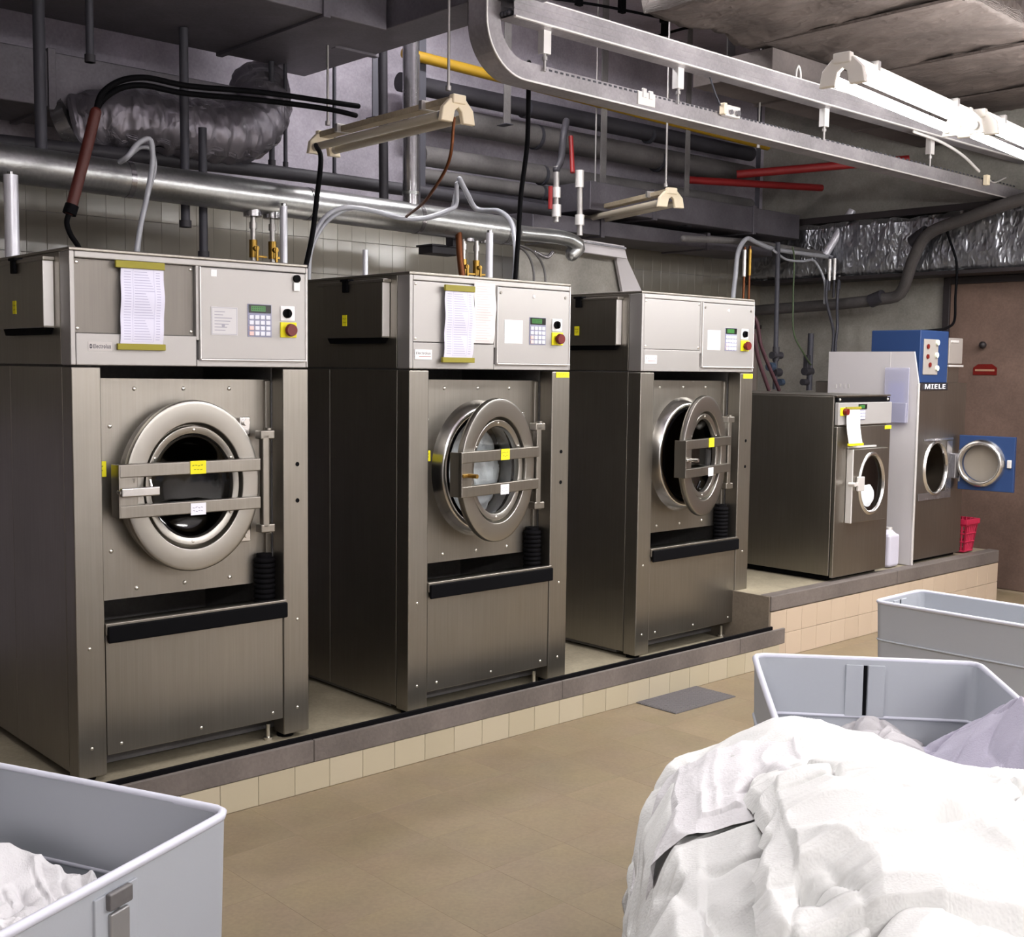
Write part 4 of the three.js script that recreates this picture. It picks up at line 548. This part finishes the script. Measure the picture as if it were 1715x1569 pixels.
// cable trays
{
  const perf = (x0, x1, y, z, s) => { const o = []; for (let x = x0; x < x1; x += s) o.push(bx(x, x + s * .5, y - .004, y + .004, z - .001, z + .0016, 0)); return o; };
  const t = thing('cable_tray', 'upper galvanised cable tray crossing below the ceiling', 'cable tray', [3.125, 2.915, -.3]);
  mesh('tray_bed', bx(0, 4.75, 0, .004, .05, .14, .001), M.tray, t); mesh('tray_side', [bx(0, 4.75, 0, .09, .136, .14, .0015), bx(0, 4.75, .03, .036, .139, .1425, .001), bx(0, 4.75, .058, .064, .139, .1425, .001)], M.tray, t); mesh('tray_side', bx(0, 4.75, 0, .06, .05, .054, .0015), M.tray, t);
  mesh('tray_lip', bx(0, 4.75, -.004, .004, .134, .15, .002), M.trim, t); mesh('tray_lip', bx(0, 4.75, .088, .094, .128, .144, .002), M.trim, t);
  meshes('cable', [.07, .09, .11].map((z, k) => tube([[0, .02, z], [1.2, .022, z + .003 * Math.sin(k)], [2.6, .019, z - .003], [4.85, .021, z]], .012, 6, 60)), M.hanger, t);
  const u = thing('cable_tray', 'lower perforated cable tray curving up at its left end', 'cable tray', [3.07, 2.7, -.3]);
  // swept floor strip and side wall: bend then run
  const path = []; path.push([-.02, .9]); path.push([-.02, .28]); for (let k = 0; k <= 12; k++) { const a = Math.PI + k / 12 * Math.PI / 2; path.push([.2 + .22 * Math.cos(a) , .22 + .22 * Math.sin(a)]); } path.push([4.88, -.03]);
  const strip = (dz0, dz1, off0, off1) => { const pos = [], idx = []; path.forEach((p, i) => { const q = path[Math.min(i + 1, path.length - 1)], o = path[Math.max(i - 1, 0)], dx = q[0] - o[0], dy = q[1] - o[1], l = Math.hypot(dx, dy), nx = -dy / l, ny = dx / l; for (const [z, of] of [[dz0, off0], [dz1, off0], [dz1, off1], [dz0, off1]]) pos.push(p[0] + nx * of, p[1] + ny * of, z); }); for (let i = 0; i < path.length - 1; i++) for (let k = 0; k < 4; k++) { const a = i * 4 + k, b = i * 4 + (k + 1) % 4, c = a + 4, d = b + 4; idx.push(a, c, b, b, c, d); } const g = new THREE.BufferGeometry(); g.setAttribute('position', new THREE.Float32BufferAttribute(pos, 3)); g.setIndex(idx); const f = g.toNonIndexed(); f.computeVertexNormals(); return f; };
  mesh('tray_bed', strip(-.06, .06, 0, .004), M.tray, u); mesh('tray_side', strip(.056, .06, 0, .075), M.tray, u); mesh('tray_side', strip(-.06, -.056, 0, .075), M.tray, u); mesh('tray_lip', strip(.057, .063, -.004, .003), M.trim, u);
  const sl = perf(.3, 2.2, .062, .0605, .034); mesh('tray_slots', sl.concat(perf(2.3, 4.7, .058, .0605, .05)), M.hanger, u);
  mesh('tray_joint', [bx(.9, 1.02, .01, .07, .06, .065, .001), bx(.93, .955, .045, .085, .058, .07, .002), bx(.975, 1.0, .042, .08, .058, .07, .002)], M.trim, u);
  const bl = ['tray hanger bracket nearest the left bend', 'second tray hanger bracket from the left', 'third tray hanger bracket from the left', 'tray hanger bracket nearest the right wall'];
  [[3.368, 0], [4.247, 1], [5.48, 2], [6.63, 3]].forEach(([x, k]) => { const b = thing('tray_bracket', bl[k], 'bracket', [x, 2.75, -.22], 0, 'white tray hanger brackets'); mesh('bracket_plate', [bx(-.022, .022, .07, .17, 0, .006, .002), bx(-.022, -.016, .07, .17, -.03, .0, .001), bx(.016, .022, .07, .17, -.03, 0, .001)], M.trim, b); mesh('bracket_bolt', [cyl([0, .0, -.01], [0, .08, -.01], .006), cyl([0, .045, -.01], [0, .06, -.01], .012)], M.rod, b); });
  const j = thing('junction_box', 'small white and yellow junction box on the lower tray', 'junction box', [4.64, 2.745, -.235]); mesh('box', bx(-.06, .06, 0, .055, 0, .03, .004), M.trim, j); mesh('box_cover', [bx(-.075, -.05, .005, .06, .002, .034, .004)], M.creamW, j); mesh('gland', [cyl([.03, .02, .03], [.03, .02, .045], .014), cyl([-.02, .02, .03], [-.02, .02, .04], .012)], M.galv, j); mesh('box_lead', tube([[-.08, .05, .01], [-.12, .1, .01], [-.15, .17, .0]], .005, 6), M.hanger, j);
  const j2 = thing('junction_box', 'tiny yellow cable clamp near the right end of the lower tray', 'junction box', [7.35, 2.745, -.235]); mesh('box', bx(-.02, .02, -.03, .035, 0, .03, .004), M.creamW, j2); mesh('box_lead', tube([[.02, .02, .01], [.1, .0, .01], [.28, .05, .01]], .005, 6), M.trim, j2);
  const wl = simple('wire_loop', 'little white wire loop standing on the upper tray', 'wire', tube([[5.16, 2.98, -.2], [5.16, 3.06, -.2], [5.175, 3.085, -.2], [5.195, 3.06, -.2], [5.2, 2.98, -.2]], .006, 8, 40), M.trim);
  simple('loose_cable', 'pale loose cable end hanging below the upper tray at right', 'cable', tube([[6.3, 2.9, -.16], [6.62, 2.885, -.16], [6.9, 2.84, -.16], [7.12, 2.77, -.16]], .009, 8, 40), M.trim);
}
// hangers, rods and straps
const hang = [[2.37, 2.11, 2.98, -1.5, .02, 'dark drop pipe in front of the silver pipe, left'], [2.458, 1.98, 2.56, -1.5, .019, 'dark drop pipe touching the top of the leftmost washer'], [1.71, 2.33, 2.98, -1.45, .024, 'dark hanger pipe near the left edge'], [1.855, 2.705, 3.95, -1.3, .016, 'dark hanger ending in a bright tip, upper left'], [2.969, 2.48, 2.99, -1.75, .014, 'left thin dark hanger over the black pipe'], [3.047, 2.48, 3.0, -1.75, .01, 'second thin dark hanger over the black pipe'], [3.339, 2.46, 3.95, -1.75, .01, 'third thin dark hanger over the black pipe, below the dark duct']];
for (const [x, y0, y1, z, r, label] of hang) pipe('hanger_pipe', label, 'hanger', [[x, y0, z], [x, y1, z]], r, M.hanger, null, t => mesh('hanger_nut', cyl([0, .0, 0], [0, .03, 0], r * 1.35), M.darkPipe, t));
const straps = [[3.712, 2.85, 3.95, -1.9, .05, 'dark flat strap left of the upright silver duct'], [4.07, 2.5, 3.95, -1.95, .05, 'dark flat strap right of the upright silver duct'], [4.675, 2.95, 3.95, -1.9, .055, 'grey strap beside the tray bend'], [5.52, 2.55, 3.95, -1.9, .055, 'broad grey strap under the middle of the trays'], [6.37, 2.5, 3.95, -1.9, .05, 'grey strap behind the junction box'], [7.19, 2.6, 3.95, -1.9, .05, 'dark strap between the trays near the red pipes'], [5.65, 3.34, 3.95, -1.0, .075, 'wide grey strap left of the lit batten']];
for (const [x, y0, y1, z, w, label] of straps) { const t = thing('hanger_strap', label, 'hanger', [x, y0, z]); mesh('strap', bx(-w / 2, w / 2, 0, y1 - y0, -.004, .004, .002), x > 4.6 && x < 6.5 ? M.pipeGrey : M.hanger, t); mesh('strap_foot', bx(-w / 2, w / 2, -.006, .0, -.06, .03, .002), M.hanger, t); }
const rods = [[2.996, 2.62, 3.95, -1.3, 'thin threaded rod at the far end of the left unlit batten'], [3.0, 2.64, 3.95, -.42, 'thin threaded rod at the near end of the left unlit batten'], [5.26, 2.57, 3.95, -1.15, 'thin threaded rod at the near end of the right unlit batten'], [5.5, 2.57, 3.95, -1.95, 'thin threaded rod at the far end of the right unlit batten'], [5.88, 2.85, 3.95, -.95, 'long thin rod behind the trays'], [3.9, 3.36, 3.95, 1.04, 'rod carrying the left end of the whole lit batten']];
for (const [x, y0, y1, z, label] of rods) pipe('threaded_rod', label, 'rod', [[x, y0, z], [x, y1, z]], .006, M.rod, 'thin threaded rods', t => mesh('rod_nut', cyl([0, 0, 0], [0, .02, 0], .012, .012, 6), M.rod, t));
// cables and hoses
const cab = (name, label, pts, r, mat) => simple(name, label, name.includes('hose') ? 'hose' : 'cable', tube(pts, r, 8, pts.length * 12), mat);
cab('black_cable', 'upper black cable arching over the leftmost washer', [[3.027, 2.683, -1.1], [2.529, 2.664, -1.1], [2.167, 2.634, -1.1], [1.986, 2.635, -1.1], [1.886, 2.604, -1.1], [1.812, 2.542, -1.1], [1.786, 2.465, -1.1]], .012, M.black);
cab('black_cable', 'lower black cable arching over the leftmost washer', [[3.027, 2.645, -1.12], [2.897, 2.65, -1.12], [2.529, 2.635, -1.12], [2.166, 2.607, -1.12], [1.985, 2.608, -1.12], [1.898, 2.582, -1.12], [1.824, 2.524, -1.12], [1.79, 2.465, -1.12]], .012, M.black);
{ const t = thing('sleeved_cable', 'rust-red sleeved cable slanting down to the leftmost washer', 'cable', [1.787, 2.469, -1.1]); mesh('sleeve', tube([[0, .0, 0], [-.052, -.193, 0], [-.107, -.385, 0]], .022, 12, 40), M.redSleeve, t); mesh('cable_tail', tube([[-.107, -.385, 0], [-.122, -.432, 0], [-.109, -.476, 0], [-.075, -.53, .0], [-.06, -.62, -.02]], .011, 8, 40), M.black, t); mesh('sleeve_clip', cyl([-.1, -.365, 0], [-.112, -.4, 0], .026), M.black, t); }
cab('white_hose', 'clear hose looping over the silver pipe, nearer one at left', [[1.93, 2.31, -1.2], [1.939, 2.326, -1.15], [1.985, 2.384, -1.15], [2.032, 2.407, -1.15], [2.046, 2.34, -1.15], [2.018, 2.174, -1.15], [1.991, 2.064, -1.15], [1.961, 1.9, -1.15]], .011, M.hose);
cab('white_hose', 'clear hose looping over the silver pipe, thinner one at left', [[1.972, 2.336, -1.22], [2.019, 2.378, -1.2], [2.061, 2.376, -1.2], [2.081, 2.318, -1.2], [2.053, 2.206, -1.2], [2.02, 2.082, -1.2], [1.993, 1.9, -1.2]], .008, M.hose);
cab('white_hose', 'upper pale hose between the leftmost and middle washers', [[2.74, 1.86, -1.1], [2.747, 1.956, -1.1], [2.785, 2.078, -1.1], [2.848, 2.168, -1.1], [2.945, 2.217, -1.1], [3.096, 2.221, -1.1], [3.269, 2.201, -1.1], [3.413, 2.215, -1.1], [3.562, 2.266, -1.1], [3.612, 2.291, -1.1], [3.618, 2.4, -1.1]], .011, M.hose);
cab('white_hose', 'lower pale hose between the leftmost and middle washers', [[2.77, 1.86, -1.12], [2.785, 2.013, -1.12], [2.846, 2.124, -1.12], [2.926, 2.19, -1.12], [3.026, 2.227, -1.12], [3.179, 2.22, -1.12], [3.356, 2.205, -1.12], [3.503, 2.233, -1.12], [3.602, 2.277, -1.12], [3.624, 2.338, -1.12], [3.646, 2.427, -1.12]], .01, M.hose);
cab('white_hose', 'pale hose bending down onto the middle washer', [[3.618, 2.422, -1.08], [3.669, 2.355, -1.08], [3.728, 2.288, -1.08], [3.753, 2.266, -.943], [3.708, 2.205, -.806], [3.614, 2.102, -.669], [3.517, 1.979, -.555], [3.507, 1.87, -.555]], .013, M.hose);
cab('black_cable', 'black cable from the unlit batten to the leftmost washer', [[2.93, 2.52, -1.3], [2.724, 2.375, -.95], [2.684, 2.219, -.92], [2.644, 2.039, -.9], [2.6, 1.87, -.9]], .011, M.black);
cab('black_cable', 'tall black cable dropping onto the middle washer', [[3.571, 2.878, -.543], [3.571, 2.704, -.543], [3.567, 2.518, -.543], [3.531, 2.274, -.543], [3.518, 2.084, -.543], [3.5, 1.872, -.543]], .011, M.black);
cab('black_cable', 'thin brown cable falling from the near end of the left unlit batten', [[2.99, 2.52, -.37], [2.992, 2.36, -.4], [3.05, 2.24, -.6], [3.3, 2.21, -1.09]], .007, M.copper);
cab('black_cable', 'thick rust-brown cable left of the valve pipes, middle washer', [[3.85, 2.21, -1.36], [3.84, 2.05, -1.33], [3.85, 1.87, -1.3]], .018, M.copper);
{ const w = cab('ceiling_wire', 'black wire with clips looping under the ceiling', [[4.822, 3.75, -1.963], [5.398, 3.75, -1.76], [6.103, 3.75, -1.664], [6.12, 3.76, -1.75], [6.084, 3.75, -2.089], [5.9, 3.74, -2.1]], .009, M.black); meshes('wire_clip', [[5.2, 3.75, -1.83], [5.5, 3.75, -1.745], [5.85, 3.75, -1.7], [6.1, 3.755, -1.9]].map(q => bx(q[0] - .025, q[0] + .025, q[1] - .018, ROOM.top, q[2] - .015, q[2] + .015, .003)), M.black, w); }
cab('ceiling_wire', 'dark wire sagging toward the foil duct', [[5.75, 3.93, -1.5], [5.851, 3.85, -1.512], [6.484, 3.8, -1.638], [6.752, 3.8, -1.512], [7.2, 3.82, -1.3]], .009, M.black);
// fittings between the second and third washers
{
  const t = thing('valve_assembly', 'pair of upright silver valves behind the middle washer', 'valves', [4.755, 2.352, -1.55]);
  mesh('valve_column', cyl([0, 0, 0], [-.005, .32, 0], .017), M.rod, t); mesh('valve_column', cyl([.2, -.06, 0], [.19, .32, 0], .018), M.rod, t);
  meshes('valve_body', [cyl([0, .03, 0], [0, .1, 0], .028), cyl([0, .14, 0], [0, .2, 0], .024), cyl([.196, 0, 0], [.196, .06, 0], .028), cyl([.19, .22, 0], [.19, .32, 0], .026)], M.trim, t);
  meshes('red_handle', [cyl([-.05, .07, 0], [-.05, .2, .0], .013), cyl([.13, .3, 0], [.16, .52, -.05], .014)], M.redPipe, t); mesh('elbow', tube([[-.005, .3, 0], [.03, .36, 0], [.05, .5, 0], [.12, .6, -.05]], .022, 10, 30), M.darkPipe, t);
  const h = thing('exhaust_hood', 'pale grey sheet-metal hood sloping down behind the third washer', 'hood', [4.605, 1.86, -1.7]);
  mesh('hood_top', (() => { const g = new THREE.BoxGeometry(.48, .012, .42); g.rotateZ(-.03); return at(g, .57, .4, -.1); })(), M.galv, h);
  mesh('hood_lip', (() => { const g = new THREE.BoxGeometry(.5, .085, .01); g.rotateX(-.35); g.rotateZ(-.03); return at(g, .56, .375, .1); })(), M.greyPanel, h);
  mesh('hood_flank', (() => { const g = new THREE.ExtrudeGeometry(new THREE.Shape([[.81, .42], [.85, .4], [1.15, .0], [.9, .0], [.8, .32]].map(q => new THREE.Vector2(q[0], q[1]))), { depth: .02, bevelEnabled: false }); return at(g, 0, 0, .02); })(), M.greyPanel, h);
  mesh('hood_face', bx(.0, .88, 0, .33, -.02, .0, .003), M.wallGrey, h);
  mesh('hood_bracket', tube([[.1, .32, .03], [.2, .3, .03], [.24, .33, .03]], .012, 8), M.galv, h);
  cab('grey_cable', 'left grey cable drooping over the hood face', [[4.45, 2.21, -1.62], [4.58, 2.17, -1.62], [4.64, 2.08, -1.62], [4.645, 1.87, -1.62]], .007, M.pipeGrey);
  cab('grey_cable', 'right grey cable drooping over the hood face', [[4.5, 2.21, -1.62], [4.65, 2.17, -1.62], [4.73, 2.08, -1.62], [4.74, 1.87, -1.62]], .007, M.pipeGrey);
  simple('cable_box', 'little dark box under the silver pipe at the middle washer', 'box', [bx(3.79, 3.99, 2.1, 2.14, -1.62, -1.5, .004), bx(3.78, 4.0, 2.138, 2.148, -1.63, -1.49, .002), bx(3.88, 3.9, 2.14, 2.22, -1.5, -1.44, .002)], M.darkPipe);
}
// pipework between the third washer and the right wall
pipe('drain_pipe', 'grey drain pipe along the right wall bending up over the foil duct', 'pipe', [[7.72, 1.975, -2.35], [7.7, 2.03, -1.15], [7.69, 2.06, -1.0], [7.6, 2.3, -.85], [7.57, 2.45, -.74], [7.55, 2.54, -.45], [7.55, 2.62, -.13], [7.55, 2.7, .4]], .042, S(0x5e5a5a, .6, .1, { map: blotchCol }), null, t => meshes('pipe_elbow', [cyl([-.02, .045, 1.12], [-.03, .075, 1.22], .05), cyl([-.1, .44, 1.48], [-.13, .5, 1.6], .05)], M.darkPipe, t));
cab('black_cable', 'black cable falling behind the brown door edge to the blue head', [[7.6, 2.5, -.62], [7.6, 2.418, -.589], [7.6, 2.252, -.53], [7.6, 2.009, -.527], [7.55, 1.868, -.5], [7.3, 1.8, -.42], [6.95, 1.77, -.35], [6.7, 1.757, -.3]], .009, M.black);
{
  pipe('supply_pipe', 'dark upright supply pipe beside the third washer', 'pipe', [[6.915, 1.37, -1.5], [6.9, 2.4, -1.5]], .017, M.hanger, null, t => { mesh('valve', [cyl([-.05, .24, 0], [.06, .24, 0], .026), cyl([-.02, .12, .0], [.05, .12, .0], .03), cyl([.0, .2, 0], [0, .3, 0], .024)], M.darkPipe, t); meshes('valve_wheel', [cyl([-.11, .16, .02], [-.06, .16, .02], .03), cyl([.05, .05, .0], [.09, .05, 0], .025)], S(0x3c4a5e, .5, .3), t); });
  pipe('supply_pipe', 'second dark upright pipe left of the grey cabinet', 'pipe', [[7.42, 1.36, -1.55], [7.42, 1.78, -1.55]], .022, M.hanger, null, t => mesh('valve', [cyl([-.07, .14, 0], [.02, .14, 0], .03), cyl([-.09, .06, 0], [-.03, .06, 0], .024), bx(-.06, -.02, .15, .26, -.02, .02, .004)], M.darkPipe, t));
  pipe('cross_pipe', 'pale horizontal pipe crossing above the small washer', 'pipe', [[5.98, 2.36, -1.6], [6.65, 2.39, -1.6], [7.85, 2.37, -1.6]], .022, M.pipeGrey);
  cab('white_hose', 'pale hose curving up from the third washer', [[6.3, 1.87, -1.4], [6.4, 1.96, -1.5], [6.421, 2.146, -1.5], [6.447, 2.308, -1.5], [6.53, 2.395, -1.5], [6.667, 2.385, -1.52], [6.879, 2.36, -1.54], [7.637, 2.35, -1.54], [7.85, 2.34, -1.54]], .016, M.hose);
  cab('white_hose', 'thin pale hose sagging below the cross pipe', [[6.85, 2.34, -1.5], [7.0, 2.29, -1.5], [7.2, 2.29, -1.5], [7.36, 2.3, -1.5], [7.42, 2.16, -1.45], [7.43, 2.0, -1.45]], .009, M.hose);
  const dl = ['leftmost brass drop pipe above the third washer', 'second brass drop pipe above the third washer', 'left bright drop pipe above the small washer', 'middle bright drop pipe above the small washer', 'right bright drop pipe above the small washer'];
  [[6.515, 2.34, 1.87], [6.575, 2.35, 1.87], [7.56, 2.35, 2.1], [7.625, 2.36, 2.05], [7.7, 2.36, 2.12]].forEach(([x, y1, y0], k) => pipe('drop_pipe', dl[k], 'pipe', [[x, y0, -1.5], [x, y1, -1.5]], k < 2 ? .009 : .01, k < 2 ? M.copper : M.hanger, 'small drop pipes on the right', t => mesh('drop_sleeve', cyl([0, y1 - y0 - (k < 2 ? .2 : .18), 0], [0, y1 - y0 - .02, 0], .013), k === 1 ? M.brass : M.trim, t)));
  pipe('vent_pipe', 'slanting white vent pipe beside the foil duct', 'pipe', [[7.62, 2.37, -1.58], [7.76, 2.7, -1.45]], .03, M.whitePipe);
  cab('black_cable', 'left dark cable running to the small washer', [[7.41, 2.16, -1.42], [7.405, 2.03, -1.42], [7.46, 1.85, -1.4], [7.485, 1.772, -1.4], [7.46, 1.5, -1.4]], .011, M.hanger);
  cab('black_cable', 'right dark cable crossing it down to the small washer', [[7.56, 2.167, -1.42], [7.551, 1.993, -1.42], [7.5, 1.82, -1.38], [7.485, 1.7, -1.38], [7.5, 1.5, -1.38]], .011, M.hanger);
  cab('green_cable', 'thin green cable curving to the dark valve, back right', [[7.08, 2.38, -1.5], [7.1, 2.315, -1.5], [7.105, 2.0, -1.5], [7.131, 1.764, -1.5], [7.251, 1.637, -1.5], [7.4, 1.55, -1.53]], .006, S(0x4a5a3e, .6));
  cab('rubber_hose', 'left dark red hose curving behind the third washer', [[5.75, 1.86, -1.1], [5.9, 1.8, -1.0], [5.955, 1.725, -1.0], [6.012, 1.578, -1.0], [6.134, 1.38, -1.0]], .013, S(0x3a1c24, .6));
  cab('rubber_hose', 'right dark red hose curving behind the third washer', [[5.8, 1.9, -1.1], [5.949, 1.836, -1.0], [6.04, 1.653, -1.0], [6.244, 1.38, -1.0]], .013, S(0x3a1c24, .6));
  pipe('wall_fitting', 'pale short pipe stub at the top right of the third washer', 'pipe', [[5.3, 1.84, -1.35], [6.35, 1.9, -1.6]], .035, M.creamW);
}
renderer.render(scene, camera);
